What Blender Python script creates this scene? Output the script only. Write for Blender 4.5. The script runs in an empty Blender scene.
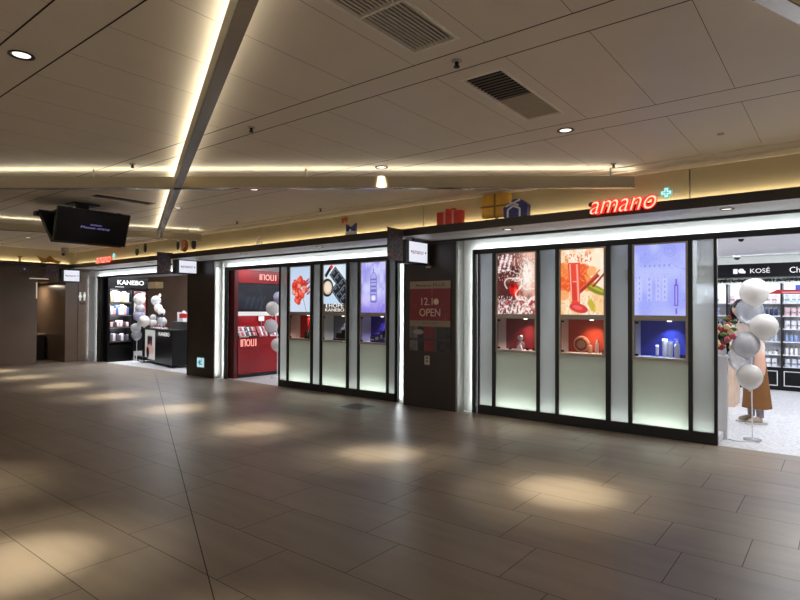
import bpy, bmesh, math, random
import numpy as np
from mathutils import Vector, Matrix
PI = math.pi
S = bpy.context.scene
COL = S.collection
random.seed(7)
rng = np.random.default_rng(5)

# ------------------------------------------------------------------ camera, world, exposure
CAMH = 1.6
yaw, pit, rol, FPX = 2.47432946 - PI, .0160482, .00469928, 562.19
cy, sy, cp, sp, cr, sr = math.cos(yaw), math.sin(yaw), math.cos(pit), math.sin(pit), math.cos(rol), math.sin(rol)
FW = Vector((sy*cp, cy*cp, sp)); R0 = Vector((cy, -sy, 0)); U0 = R0.cross(FW)
RT = cr*R0 + sr*U0; UP = -sr*R0 + cr*U0
cd = bpy.data.cameras.new('camera'); cam = bpy.data.objects.new('camera', cd); COL.objects.link(cam)
cd.sensor_width = 36; cd.sensor_fit = 'HORIZONTAL'; cd.lens = FPX/800*36; cd.clip_start = .05; cd.clip_end = 200
cam.matrix_world = Matrix(((RT.x, UP.x, -FW.x, 0), (RT.y, UP.y, -FW.y, 0), (RT.z, UP.z, -FW.z, CAMH), (0, 0, 0, 1)))
S.camera = cam
S.view_settings.view_transform = 'Standard'; S.view_settings.look = 'None'
S.view_settings.exposure = 0; S.view_settings.gamma = 1; S.view_settings.use_curve_mapping = False
W = bpy.data.worlds.new('world'); S.world = W; W.use_nodes = True
bg = W.node_tree.nodes['Background']; bg.inputs[0].default_value = (1, .93, .86, 1); bg.inputs[1].default_value = .75

WARM = (1, .90, .66); SOFT = (1, .92, .66); COOL = (.90, .97, 1.0); SHOPW = (.92, .95, 1.0)
def area(name, loc, size, power, color, direction, spread=PI):
    l = bpy.data.lights.new(name, 'AREA'); l.shape = 'RECTANGLE'; l.size, l.size_y = size; l.energy = power; l.color = color; l.spread = spread
    o = bpy.data.objects.new(name, l); COL.objects.link(o)
    d = Vector(direction).normalized()
    # local x axis (size) along the horizontal direction perpendicular to d, unless given by a third value
    o.location = loc
    o.rotation_euler = d.to_track_quat('-Z', 'Y').to_euler()
    return o
def area_along(name, a, b, width, power, color, direction):
    """strip light from a to b (its length), shining along direction"""
    a, b = Vector(a), Vector(b); X = (b-a); L = X.length; X.normalize()
    Z = -Vector(direction).normalized(); Y = Z.cross(X).normalized(); Z = X.cross(Y)
    l = bpy.data.lights.new(name, 'AREA'); l.shape = 'RECTANGLE'; l.size = L; l.size_y = width; l.energy = power; l.color = color
    o = bpy.data.objects.new(name, l); COL.objects.link(o); m = (a+b)/2
    o.matrix_world = Matrix(((X.x, Y.x, Z.x, m.x), (X.y, Y.y, Z.y, m.y), (X.z, Y.z, Z.z, m.z), (0, 0, 0, 1)))
    return o

# shop lighting: unseen area lights standing in for small round downlights
area('shop_fill_light', (-.2, 10.6, 2.70), (1.6, 4.5), 110, SHOPW, (0, 0, -1))
area('shop_fill_light', (-3.4, 10.8, 2.70), (1.6, 4.0), 80, SHOPW, (0, 0, -1))
area('shop_fill_light', (-8.6, 10.2, 2.70), (2.4, 2.4), 110, SHOPW, (0, 0, -1))
area('shop_fill_light', (-14.6, 9.2, 2.70), (3.4, 1.6), 150, SHOPW, (0, 0, -1))
area('shop_fill_light', (.5, 8.2, 2.70), (1.0, .9), 34, SHOPW, (-.5, .1, -1))  # extra light added out of view to brighten the doorway balloons
area('shop_fill_light', (-.3, 7.90, 2.70), (1.9, .25), 30, SHOPW, (0, .35, -1))  # added behind the shopfront header to light the balloon fronts
area('shop_fill_light', (-14.9, 7.95, 2.70), (4.4, .25), 70, SHOPW, (0, .35, -1))  # added behind the header to brighten the black counter and its balloons
area('shop_fill_light', (-10.2, 7.90, 2.70), (1.2, .25), 12, SHOPW, (0, .35, -1))  # same added fill for the red shop's doorway
# strip along the top of the cosmetics wall
area_along('cove_light', (-4, 13.55, 2.60), (2.5, 13.55, 2.60), .05, 11, COOL, (0, .8, .6))

# ------------------------------------------------------------------ materials
def lin(c): return tuple(((v/255)/12.92 if v/255 <= .04045 else ((v/255+.055)/1.055)**2.4) for v in c)
MATS = {}
def pm(name, rgb, rough=.5, metal=0., var=.06, scale=8., spec=.5, bump=0., coat=0.):
    if name in MATS: return MATS[name]
    m = bpy.data.materials.new(name); m.use_nodes = True; nt = m.node_tree; b = nt.nodes['Principled BSDF']
    c = lin(rgb)
    if var:
        tc = nt.nodes.new('ShaderNodeTexCoord'); no = nt.nodes.new('ShaderNodeTexNoise'); no.inputs['Scale'].default_value = scale; no.inputs['Detail'].default_value = 4
        ra = nt.nodes.new('ShaderNodeValToRGB')
        ra.color_ramp.elements[0].position = .3; ra.color_ramp.elements[1].position = .7
        ra.color_ramp.elements[0].color = (*[v*(1-var) for v in c], 1); ra.color_ramp.elements[1].color = (*[min(1, v*(1+var)) for v in c], 1)
        nt.links.new(tc.outputs['Object'], no.inputs['Vector']); nt.links.new(no.outputs['Fac'], ra.inputs[0]); nt.links.new(ra.outputs[0], b.inputs['Base Color'])
        if bump:
            bu = nt.nodes.new('ShaderNodeBump'); bu.inputs['Strength'].default_value = bump; bu.inputs['Distance'].default_value = .004
            nt.links.new(no.outputs['Fac'], bu.inputs['Height']); nt.links.new(bu.outputs[0], b.inputs['Normal'])
    else: b.inputs['Base Color'].default_value = (*c, 1)
    b.inputs['Roughness'].default_value = rough; b.inputs['Metallic'].default_value = metal; b.inputs['Specular IOR Level'].default_value = spec
    b.inputs['Coat Weight'].default_value = coat
    MATS[name] = m; return m
def em(name, rgb, strength=1.):
    if name in MATS: return MATS[name]
    m = bpy.data.materials.new(name); m.use_nodes = True; b = m.node_tree.nodes['Principled BSDF']
    b.inputs['Base Color'].default_value = (*[v*.3 for v in lin(rgb)], 1); b.inputs['Emission Color'].default_value = (*lin(rgb), 1); b.inputs['Emission Strength'].default_value = strength
    b.inputs['Roughness'].default_value = .4
    MATS[name] = m; return m
def painted(name, emit):
    """printed sheet: colours from the 'ink' attribute; emit > 0 for a backlit sheet"""
    if name in MATS: return MATS[name]
    m = bpy.data.materials.new(name); m.use_nodes = True; nt = m.node_tree; b = nt.nodes['Principled BSDF']
    a = nt.nodes.new('ShaderNodeAttribute'); a.attribute_name = 'ink'
    if emit:
        nt.links.new(a.outputs['Color'], b.inputs['Emission Color']); b.inputs['Emission Strength'].default_value = emit
        b.inputs['Base Color'].default_value = (.02, .02, .02, 1); b.inputs['Specular IOR Level'].default_value = .2
    else: nt.links.new(a.outputs['Color'], b.inputs['Base Color'])
    b.inputs['Roughness'].default_value = .35
    MATS[name] = m; return m
def frosted(name, clear):
    """translucent glass; with clear=True the film thins out towards the top of the pane"""
    m = bpy.data.materials.new(name); m.use_nodes = True; nt = m.node_tree; nt.nodes.remove(nt.nodes['Principled BSDF'])
    out = nt.nodes['Material Output']; N = nt.nodes.new; L = nt.links.new
    tr = N('ShaderNodeBsdfTranslucent'); tr.inputs[0].default_value = (.55, .58, .55, 1) if clear else (.80, .86, .78, 1)
    df = N('ShaderNodeBsdfDiffuse'); df.inputs[0].default_value = (.40, .41, .38, 1) if clear else (.70, .70, .62, 1)
    mx = N('ShaderNodeMixShader'); mx.inputs[0].default_value = .45; L(tr.outputs[0], mx.inputs[1]); L(df.outputs[0], mx.inputs[2])
    last = mx
    if clear:
        geo = N('ShaderNodeNewGeometry'); sx = N('ShaderNodeSeparateXYZ'); L(geo.outputs['Position'], sx.inputs[0])
        mr = N('ShaderNodeMapRange'); mr.inputs['From Min'].default_value = 1.05; mr.inputs['From Max'].default_value = 2.3; mr.inputs['To Max'].default_value = .62
        L(sx.outputs['Z'], mr.inputs['Value'])
        tp = N('ShaderNodeBsdfTransparent'); tp.inputs[0].default_value = (.42, .46, .50, 1)
        m2 = N('ShaderNodeMixShader'); L(mr.outputs[0], m2.inputs[0]); L(mx.outputs[0], m2.inputs[1]); L(tp.outputs[0], m2.inputs[2]); last = m2
    gl = N('ShaderNodeBsdfGlossy'); gl.inputs['Roughness'].default_value = .12 if clear else .25
    fr = N('ShaderNodeFresnel'); fr.inputs[0].default_value = 1.45
    m3 = N('ShaderNodeMixShader'); L(fr.outputs[0], m3.inputs[0]); L(last.outputs[0], m3.inputs[1]); L(gl.outputs[0], m3.inputs[2])
    L(m3.outputs[0], out.inputs[0]); MATS[name] = m; return m
def clearglass(name):
    m = bpy.data.materials.new(name); m.use_nodes = True; nt = m.node_tree; nt.nodes.remove(nt.nodes['Principled BSDF'])
    out = nt.nodes['Material Output']; N = nt.nodes.new; L = nt.links.new
    tp = N('ShaderNodeBsdfTransparent'); tp.inputs[0].default_value = (.96, .98, .97, 1); gl = N('ShaderNodeBsdfGlossy'); gl.inputs['Roughness'].default_value = .02
    fr = N('ShaderNodeFresnel'); fr.inputs[0].default_value = 1.3; mx = N('ShaderNodeMixShader')
    L(fr.outputs[0], mx.inputs[0]); L(tp.outputs[0], mx.inputs[1]); L(gl.outputs[0], mx.inputs[2]); L(mx.outputs[0], out.inputs[0])
    MATS[name] = m; return m

BLACK = pm('black_metal', (14, 14, 15), .35, 0, .1)
BLACKG = pm('black_gloss', (8, 8, 9), .3, 0, .1, spec=.25)
DBROWN = pm('dark_brown_panel', (44, 33, 27), .38, 0, .12, 3)
LEFTP = pm('brown_glass_panel', (104, 86, 72), .22, 0, .08, 2)
TAN = pm('cream_fascia', (176, 158, 122), .55, 0, .03, 2)
CEIL = pm('ceiling_panel', (226, 213, 196), .5, 0, .025, 3)
GAP = pm('dark_joint', (34, 29, 25), .8, 0, .1)
WHITE = pm('white_paint', (222, 222, 220), .5, 0, .02)
SURR = pm('white_surround', (205, 207, 203), .45, 0, .02)
STEEL = pm('brushed_steel', (150, 148, 144), .3, .9, .05, 40)
CHAMP = pm('champagne_metal', (172, 162, 150), .4, .5, .05, 30)
BEAM = pm('beam_paint', (160, 146, 120), .45, 0, .03)
MIRR = pm('beam_polished', (160, 154, 146), .25, 1., .03, 20)
FROST = frosted('frosted_glass', False)
FROSTC = frosted('graded_glass', True)
GLASS = clearglass('clear_glass')
REDL = pm('red_lacquer', (150, 14, 22), .22, 0, .06)
DRED = pm('dark_red_lacquer', (92, 8, 14), .3, 0, .06)
LEDW = em('led_white', (255, 248, 235), 3)
PRINT = painted('print', 0); BACKLIT = painted('backlit_print', 1.)
TXTW = pm('white_letter', (235, 235, 232), .5, 0, .02)

# ------------------------------------------------------------------ mesh helpers
class MB:
    def __init__(s): s.v = []; s.f = []; s.mi = []; s.sm = []
    def add(s, vs, fs, mi=0, smooth=False):
        b = len(s.v); s.v += [tuple(v) for v in vs]
        for f in fs: s.f.append(tuple(b+i for i in f)); s.mi.append(mi); s.sm.append(smooth)
        return s
    def box(s, x0, x1, y0, y1, z0, z1, mi=0, ch=0.):
        if ch <= 0:
            vs = [(x, y, z) for z in (z0, z1) for y in (y0, y1) for x in (x0, x1)]
            return s.add(vs, [(0, 2, 3, 1), (4, 5, 7, 6), (0, 1, 5, 4), (2, 6, 7, 3), (0, 4, 6, 2), (1, 3, 7, 5)], mi)
        bm = bmesh.new(); bmesh.ops.create_cube(bm, size=1)
        for v in bm.verts: v.co = Vector(((x0+x1)/2+v.co.x*(x1-x0), (y0+y1)/2+v.co.y*(y1-y0), (z0+z1)/2+v.co.z*(z1-z0)))
        bmesh.ops.bevel(bm, geom=bm.edges[:], offset=ch, segments=2, affect='EDGES', profile=.5)
        return s.bm(bm, mi)
    def bm(s, bm, mi=0, smooth=False):
        bm.verts.index_update()
        s.add([v.co[:] for v in bm.verts], [[v.index for v in f.verts] for f in bm.faces], mi, smooth); bm.free(); return s
    def obox(s, c, ax, ay, az, hx, hy, hz, mi=0):
        c = Vector(c); ax, ay, az = Vector(ax).normalized()*hx, Vector(ay).normalized()*hy, Vector(az).normalized()*hz
        vs = [c+i*ax+j*ay+k*az for k in (-1, 1) for j in (-1, 1) for i in (-1, 1)]
        return s.add(vs, [(0, 2, 3, 1), (4, 5, 7, 6), (0, 1, 5, 4), (2, 6, 7, 3), (0, 4, 6, 2), (1, 3, 7, 5)], mi)
    def tube(s, pts, r, n=8, mi=0, cap=True):
        pts = [Vector(p) for p in pts]; rs = r if isinstance(r, (list, tuple)) else [r]*len(pts); vs = []; fs = []
        for i, p in enumerate(pts):
            d = (pts[min(i+1, len(pts)-1)]-pts[max(i-1, 0)]).normalized()
            a = d.orthogonal().normalized() if i == 0 else (a - d*a.dot(d)).normalized()
            b = d.cross(a)
            for k in range(n): t = 2*PI*k/n; vs.append(p+rs[i]*(math.cos(t)*a+math.sin(t)*b))
        for i in range(len(pts)-1):
            for k in range(n): fs.append((i*n+k, i*n+(k+1) % n, (i+1)*n+(k+1) % n, (i+1)*n+k))
        s.add(vs, fs, mi, True)
        if cap:
            s.add(vs[:n], [tuple(range(n))[::-1]], mi); s.add(vs[-n:], [tuple(range(n))], mi)
        return s
    def lathe(s, prof, c=(0, 0, 0), n=24, mi=0, axis='Z', smooth=True, cap=True):
        vs = []; fs = []; c = Vector(c)
        for r, h in prof:
            for k in range(n):
                t = 2*PI*k/n; x, y = r*math.cos(t), r*math.sin(t)
                vs.append(c+(Vector((x, y, h)) if axis == 'Z' else Vector((h, x, y)) if axis == 'X' else Vector((y, h, x))))
        for i in range(len(prof)-1):
            for k in range(n): fs.append((i*n+k, i*n+(k+1) % n, (i+1)*n+(k+1) % n, (i+1)*n+k))
        s.add(vs, fs, mi, smooth)
        if cap:
            if prof[0][0] > 1e-5: s.add(vs[:n], [tuple(range(n))[::-1]], mi)
            if prof[-1][0] > 1e-5: s.add(vs[-n:], [tuple(range(n))], mi)
        return s
    def ball(s, c, r, mi=0, n=16, sq=(1, 1, 1)):
        prof = [(max(1e-6, math.sin(PI*i/n)), -math.cos(PI*i/n)) for i in range(n+1)]
        b = len(s.v); s.lathe(prof, (0, 0, 0), n*2, mi, cap=False)
        for i in range(b, len(s.v)): v = s.v[i]; s.v[i] = (c[0]+v[0]*r*sq[0], c[1]+v[1]*r*sq[1], c[2]+v[2]*r*sq[2])
        return s
    def prism(s, poly, d0, d1, plane='XZ', mi=0):
        """outline extruded along the axis the plane leaves out"""
        n = len(poly)
        P = (lambda a, b, d: (a, d, b)) if plane == 'XZ' else (lambda a, b, d: (d, a, b)) if plane == 'YZ' else (lambda a, b, d: (a, b, d))
        vs = [P(a, b, d0) for a, b in poly]+[P(a, b, d1) for a, b in poly]
        return s.add(vs, [tuple(range(n))[::-1], tuple(range(n, 2*n))]+[(i, (i+1) % n, n+(i+1) % n, n+i) for i in range(n)], mi)
    def build(s, name, mats, parent=None, loc=None, **props):
        mats = mats if isinstance(mats, (list, tuple)) else [mats]
        me = bpy.data.meshes.new(name)
        off = Vector(loc) if loc is not None else (Vector(parent['_w']) if parent is not None and '_w' in parent else Vector((0, 0, 0)))
        me.from_pydata([tuple(Vector(v)-off) for v in s.v], [], s.f)
        for m in mats: me.materials.append(m)
        me.polygons.foreach_set('material_index', s.mi); me.polygons.foreach_set('use_smooth', s.sm); me.update()
        bm = bmesh.new(); bm.from_mesh(me); bmesh.ops.recalc_face_normals(bm, faces=bm.faces[:]); bm.to_mesh(me); bm.free()
        o = bpy.data.objects.new(name, me); COL.objects.link(o)
        if parent is not None:
            o.parent = parent; o['_w'] = tuple(off)
            pw = Vector(parent.get('_w', (0, 0, 0))); o.location = off-pw
        else:
            o.location = off; o['_w'] = tuple(off)
        for k, v in props.items(): o[k] = v
        return o
def thing(name, label, cat, loc, group=None, rz=0):
    o = bpy.data.objects.new(name, None); COL.objects.link(o); o.location = loc; o.empty_display_size = .1; o.rotation_euler.z = rz
    o['label'] = label; o['category'] = cat; o['_w'] = tuple(loc)
    if group: o['group'] = group
    return o
def tag(o, label, cat, group=None, kind=None):
    o['label'] = label; o['category'] = cat
    if group: o['group'] = group
    if kind: o['kind'] = kind
    return o
def struct(o): o['kind'] = 'structure'; return o
def sbox(name, mat, *b):
    return struct(MB().box(*b).build(name, mat))
def dup(o, loc, label=None, rz=None, group=None, parent=None):
    r = o.copy(); COL.objects.link(r)
    if parent is not None: r.parent = parent
    else: r.location = loc
    if rz is not None: r.rotation_euler.z = rz
    if label: r['label'] = label
    if group: r['group'] = group
    for ch in list(o.children): dup(ch, None, parent=r)
    return r
_dg = None
def text(name, s, mat, parent, loc, face, width=None, height=.1, extrude=.003, shear=0., bold=0., align='LEFT', **props):
    """lettering as a mesh; face '-y' or '+x'; width scales it to that length"""
    cu = bpy.data.curves.new(name, 'FONT'); cu.body = s; cu.size = 1; cu.shear = shear; cu.offset = bold; cu.extrude = .0; cu.resolution_u = 4
    t = bpy.data.objects.new(name, cu); COL.objects.link(t); bpy.context.view_layer.update()
    me = bpy.data.meshes.new_from_object(t.evaluated_get(bpy.context.evaluated_depsgraph_get())); bpy.data.objects.remove(t)
    P = np.array([v.co[:] for v in me.vertices]); lo, hi = P.min(0), P.max(0)
    sc_y = height/(hi[1]-lo[1]); sc_x = width/(hi[0]-lo[0]) if width else sc_y
    w = (hi[0]-lo[0])*sc_x; ox = 0 if align == 'LEFT' else -w/2
    mb = MB(); base = Vector(loc)
    def put(p, d):
        a, b = (p[0]-lo[0])*sc_x+ox, (p[1]-lo[1])*sc_y
        return (base.x+a, base.y-d, base.z+b) if face == '-y' else (base.x+d, base.y+a, base.z+b)
    fs = [tuple(f.vertices) for f in me.polygons]; n = len(P)
    vs = [put(p, extrude) for p in P]; mb.add(vs, fs)
    bm = bmesh.new(); bm.from_mesh(me); bedges = [(e.verts[0].index, e.verts[1].index) for e in bm.edges if e.is_boundary]; bm.free()
    vb = [put(p, 0) for p in P]; mb.add(vs+vb, [(a, b, n+b, n+a) for a, b in bedges])
    bpy.data.meshes.remove(me)
    return mb.build(name, mat, parent, **props)
def paint(name, fn, mat, parent, x0, x1, z0, z1, y, res=56, face='-y', **props):
    """printed sheet facing -y (x0..x1) or +x (then x0..x1 runs along y and y is the x of the sheet)"""
    w, h = abs(x1-x0), z1-z0; nx = res; nz = max(6, int(res*h/w))
    u = np.linspace(0, 1, nx+1); v = np.linspace(0, 1, nz+1); Ug, Vg = np.meshgrid(u, v)
    C = np.clip(fn(Ug, Vg, h/w), 0, 255)/255.; C = np.where(C <= .04045, C/12.92, ((C+.055)/1.055)**2.4)
    mb = MB(); vs = [((x0+(x1-x0)*a, y, z0+h*b) if face == '-y' else (y, x0+(x1-x0)*a, z0+h*b)) for b in v for a in u]
    fs = []
    for j in range(nz):
        for i in range(nx):
            q = (j*(nx+1)+i, j*(nx+1)+i+1, (j+1)*(nx+1)+i+1, (j+1)*(nx+1)+i); fs.append(q)
    mb.add(vs, fs); o = mb.build(name, mat, parent, **props)
    at = o.data.color_attributes.new('ink', 'FLOAT_COLOR', 'POINT')
    at.data.foreach_set('color', np.concatenate([C.reshape(-1, 3), np.ones((C.size//3, 1))], 1).astype(np.float32).ravel())
    return o
# painting primitives (u right, v up, a = height/width)
def full(U, c): return np.ones(U.shape+(3,))*np.array(c, float)
def over(C, m, c): m = np.clip(m, 0, 1)[..., None]; return C*(1-m)+np.array(c, float)*m
def blob(U, V, a, cx, cy_, rx, ry, soft=.25, rot=0):
    x, y = U-cx, (V-cy_)*a; c, s = math.cos(rot), math.sin(rot); x, y = c*x+s*y, -s*x+c*y
    d = np.sqrt((x/rx)**2+(y/ry)**2); return np.clip((1-d)/soft+.5, 0, 1)
def rect(U, V, a, cx, cy_, rx, ry, rot=0, soft=.012):
    x, y = U-cx, (V-cy_)*a; c, s = math.cos(rot), math.sin(rot); x, y = c*x+s*y, -s*x+c*y
    return np.clip((rx-np.abs(x))/soft+.5, 0, 1)*np.clip((ry-np.abs(y))/soft+.5, 0, 1)
def noise(shape, n, seed=1):
    r = np.random.default_rng(seed).random((n+2, n+2)); y = np.linspace(0, n, shape[0]); x = np.linspace(0, n, shape[1])
    yi, xi = y.astype(int), x.astype(int); fy, fx = (y-yi)[:, None], (x-xi)[None]; fy, fx = fy*fy*(3-2*fy), fx*fx*(3-2*fx)
    g = lambda a, b: r[np.ix_(yi+a, xi+b)]
    return (g(0, 0)*(1-fx)+g(0, 1)*fx)*(1-fy)+(g(1, 0)*(1-fx)+g(1, 1)*fx)*fy

# ------------------------------------------------------------------ THE SETTING
XL, XR, YB = -17.85, 6.0, -7.0            # left wall, right and rear ends of the hall that are modelled
ZC = 3.2                                   # ceiling
# floor: tiles 1.07 x 0.535 in rows along the facade, with fine dark joints
def tile_floor():
    def tm():
        m = bpy.data.materials.new('floor_tile'); m.use_nodes = True; nt = m.node_tree; b = nt.nodes['Principled BSDF']
        tc = nt.nodes.new('ShaderNodeTexCoord'); n1 = nt.nodes.new('ShaderNodeTexNoise'); n1.inputs['Scale'].default_value = 1.3; n1.inputs['Detail'].default_value = 6
        mp = nt.nodes.new('ShaderNodeMapping'); mp.inputs['Scale'].default_value = (1, 6, 1)
        nt.links.new(tc.outputs['Object'], mp.inputs[0]); nt.links.new(mp.outputs[0], n1.inputs['Vector'])
        a = nt.nodes.new('ShaderNodeAttribute'); a.attribute_name = 'ink'
        mx = nt.nodes.new('ShaderNodeMix'); mx.data_type = 'RGBA'; mx.blend_type = 'MULTIPLY'; mx.inputs['Factor'].default_value = 1
        ra = nt.nodes.new('ShaderNodeValToRGB'); ra.color_ramp.elements[0].color = (.9, .9, .9, 1); ra.color_ramp.elements[1].color = (1.06, 1.05, 1.04, 1)
        ra.color_ramp.elements[0].position = .35; ra.color_ramp.elements[1].position = .65
        nt.links.new(n1.outputs['Fac'], ra.inputs[0]); nt.links.new(a.outputs['Color'], mx.inputs['A']); nt.links.new(ra.outputs[0], mx.inputs['B'])
        nt.links.new(mx.outputs['Result'], b.inputs['Base Color']); b.inputs['Roughness'].default_value = .36; b.inputs['Specular IOR Level'].default_value = .45
        return m
    yb = [1.957+.5365*k for k in range(-17, 11)] ; yb.append(7.60)
    ph = {0: -3.16+.25, 1: -2.43+.05, 2: -2.69, 3: -1.91, 4: -2.08, 5: -2.37, 6: -2.80, 7: -2.08, 8: -1.31, 9: -1.56}
    mb = MB(); cols = []; g = .0022; T = 1.063
    base = np.array(lin((138, 126, 114)))
    for k in range(len(yb)-1):
        r = k-17; y0, y1 = yb[k], yb[k+1]; x0 = ph.get(r, -2.0-.355*r)
        if r == -1: x0 = -3.67
        n0 = math.floor((XL-x0)/T); x = x0+n0*T
        while x < XR:
            a, b = max(x, XL), min(x+T, XR)
            cuts = [a, b]
            if r == 4 and abs(x-(-2.08+T)) < .1: cuts = [a, -.505, b]
            for c0, c1 in zip(cuts[:-1], cuts[1:]):
                if c1-c0 > .02:
                    mb.add([(c0+g, y0+g, 0), (c1-g, y0+g, 0), (c1-g, y1-g, 0), (c0+g, y1-g, 0)], [(0, 1, 2, 3)]); cols.append(base*random.uniform(.93, 1.05))
            x += T
    nt_ = len(mb.f)
    mb.add([(XL, YB, -.004), (XR, YB, -.004), (XR, 7.6, -.004), (XL, 7.6, -.004)], [(0, 1, 2, 3)], 1)
    # diagonal expansion joint crossing the tiles
    p, q = Vector((-2.2, 1.555, .0006)), Vector((-13.3, 7.16, .0006)); d = (q-p).normalized(); p = p-d*4.5; n = Vector((-d.y, d.x, 0))*.0032
    mb.add([p-n, q-n, q+n, p+n], [(0, 1, 2, 3)], 1)
    o = mb.build('floor', [tm(), GAP]); struct(o)
    at = o.data.color_attributes.new('ink', 'FLOAT_COLOR', 'CORNER'); arr = []
    for i, f in enumerate(o.data.polygons):
        c = cols[i] if i < nt_ else np.array((.02, .02, .02)); arr += [*c, 1]*len(f.vertices)
    at.data.foreach_set('color', arr)
tile_floor()
sbox('floor_slab', GAP, XL-3, XR, YB, 14.4, -.25, -.03)
# shop floor: pale speckled stone
def terrazzo():
    m = bpy.data.materials.new('pale_terrazzo'); m.use_nodes = True; nt = m.node_tree; b = nt.nodes['Principled BSDF']
    tc = nt.nodes.new('ShaderNodeTexCoord'); vo = nt.nodes.new('ShaderNodeTexVoronoi'); vo.inputs['Scale'].default_value = 38
    ra = nt.nodes.new('ShaderNodeValToRGB'); ra.color_ramp.elements[0].color = (*lin((176, 178, 184)), 1); ra.color_ramp.elements[1].color = (*lin((222, 222, 224)), 1)
    nt.links.new(tc.outputs['Object'], vo.inputs['Vector']); nt.links.new(vo.outputs['Color'], ra.inputs[0]); nt.links.new(ra.outputs[0], b.inputs['Base Color']); b.inputs['Roughness'].default_value = .4
    return m
struct(MB().box(-22, XR, 7.6, 14.3, -.03, 0).build('floor_shop', terrazzo()))

# ceiling: panels with open joints, in strips along the facade
def ceiling():
    mb = MB(); g = .0016; pitch = .5345
    ys = [-7.0, -3.2, -2.93, -1.76, -1.53, -.04+.0, .2-.0, 1.16, 1.454, 2.938, 3.18, 4.648, 4.975, 6.45]
    ys = [-7.0, -5.9, -5.6, -4.15, -3.87, -2.4, -2.12, -.62, -.36, 1.16, 1.454, 2.938, 3.18, 4.648, 4.975, 6.45]
    kinds = [0, 1]*8
    vents = [(-2.10, -1.765, 3.32, 4.395), (-2.10, -1.765, 1.70, 2.80), (-8.54, -8.2, 3.53, 4.44)]
    for i in range(len(ys)-1):
        y0, y1 = ys[i]+.0055, ys[i+1]-.0055
        if i % 2 == 1:
            mb.add([(XL, y0, ZC), (XL, y1, ZC), (XR, y1, ZC), (XR, y0, ZC)], [(0, 1, 2, 3)]); continue
        k0 = math.floor((XL+.6)/pitch); x = -.6+k0*pitch
        while x < XR:
            a, b = max(XL, x)+g, min(XR, x+pitch)-g
            hit = [v for v in vents if y0 < (v[2]+v[3])/2 < y1 and v[0] < b and v[1] > a]
            if hit:
                v = hit[0]; xa, xb = max(a, v[0]), min(b, v[1])
                for q in ((a, b, y0, v[2]), (a, b, v[3], y1), (a, xa, v[2], v[3]), (xb, b, v[2], v[3])):
                    if q[1]-q[0] > .006 and q[3]-q[2] > .003: mb.add([(q[0], q[2], ZC), (q[0], q[3], ZC), (q[1], q[3], ZC), (q[1], q[2], ZC)], [(0, 1, 2, 3)])
            else: mb.add([(a, y0, ZC), (a, y1, ZC), (b, y1, ZC), (b, y0, ZC)], [(0, 1, 2, 3)])
            x += pitch
    mb.box(XL, XR, YB, 7.2, ZC+.14, ZC+.2, 1)
    mb.add([(XL, YB, ZC+.03), (XR, YB, ZC+.03), (XR, 1.65, ZC+.03), (XL, 1.65, ZC+.03)], [(0, 1, 2, 3)], 1)
    for (x0, x1) in ((XL, -8.6), (-8.15, -2.16), (-1.70, XR)):
        mb.add([(x0, 1.65, ZC+.03), (x1, 1.65, ZC+.03), (x1, 6.45, ZC+.03), (x0, 6.45, ZC+.03)], [(0, 1, 2, 3)], 1)
    mb.add([(-2.16, 4.45, ZC+.03), (-1.70, 4.45, ZC+.03), (-1.70, 6.45, ZC+.03), (-2.16, 6.45, ZC+.03)], [(0, 1, 2, 3)], 1)
    return struct(mb.build('ceiling', [CEIL, GAP]))
ceiling()
# stepped moulding where ceiling meets the fascia (facade side and left side)
m = MB(); m.box(XL, XR, 6.45, 6.62, ZC-.012, ZC+.05); m.box(XL, XR, 6.625, 6.80, ZC-.03, ZC+.05); m.box(XL, XR, 6.80, 6.95, ZC-.012, ZC+.05)
struct(m.build('trim_1', CEIL))
# fascia above the shops, cream, in long panels with fine joints
m = MB(); x = XR
for x0, x1 in [(-1.33+4.2, XR), (-1.33, 2.86), (-5.0, -1.34), (-8.9, -5.01), (-12.9, -8.91), (-17.3, -12.91)]:
    m.box(x0+.0015, x1-.0015, 6.92, 7.0, 2.72, ZC+.05)
m.box(-17.3, XR, 6.96, 7.02, 2.72, ZC+.05, 1)
struct(m.build('wall_fascia', [TAN, pm('fascia_joint', (120, 104, 78), .7)]))
m = MB(); m.box(-17.35, -17.28, YB, 6.95, 2.72, ZC+.05); struct(m.build('wall_fascia_left', TAN))
# canopy: dark front edge, pale soffit
m = MB(); m.box(-17.06, XR, 6.69, 6.71, 2.70, 2.812, 0); m.box(-17.06, XR, 6.71, 7.46, 2.72, 2.80, 0)
struct(m.build('trim_2', DBROWN))
SOFF = pm('soffit_panel', (224, 223, 222), .4, 0, .03)
m = MB()
for k in range(-8, 5):
    x0 = -4.69+.0+k*1.63; m.box(max(-17.05, x0+.004), min(XR, x0+1.626), 6.712, 7.43, 2.70, 2.718)
struct(m.build('trim_3', SOFF))
m = MB(); m.box(-17.3, XR, 7.43, 7.47, 2.665, 2.80); struct(m.build('trim_4', BLACK))
m = MB(); m.box(-17.08, -17.06, YB, 6.71, 2.70, 2.812); m.box(-17.85, -17.08, YB, 7.46, 2.70, 2.80); struct(m.build('trim_5', DBROWN))
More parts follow.
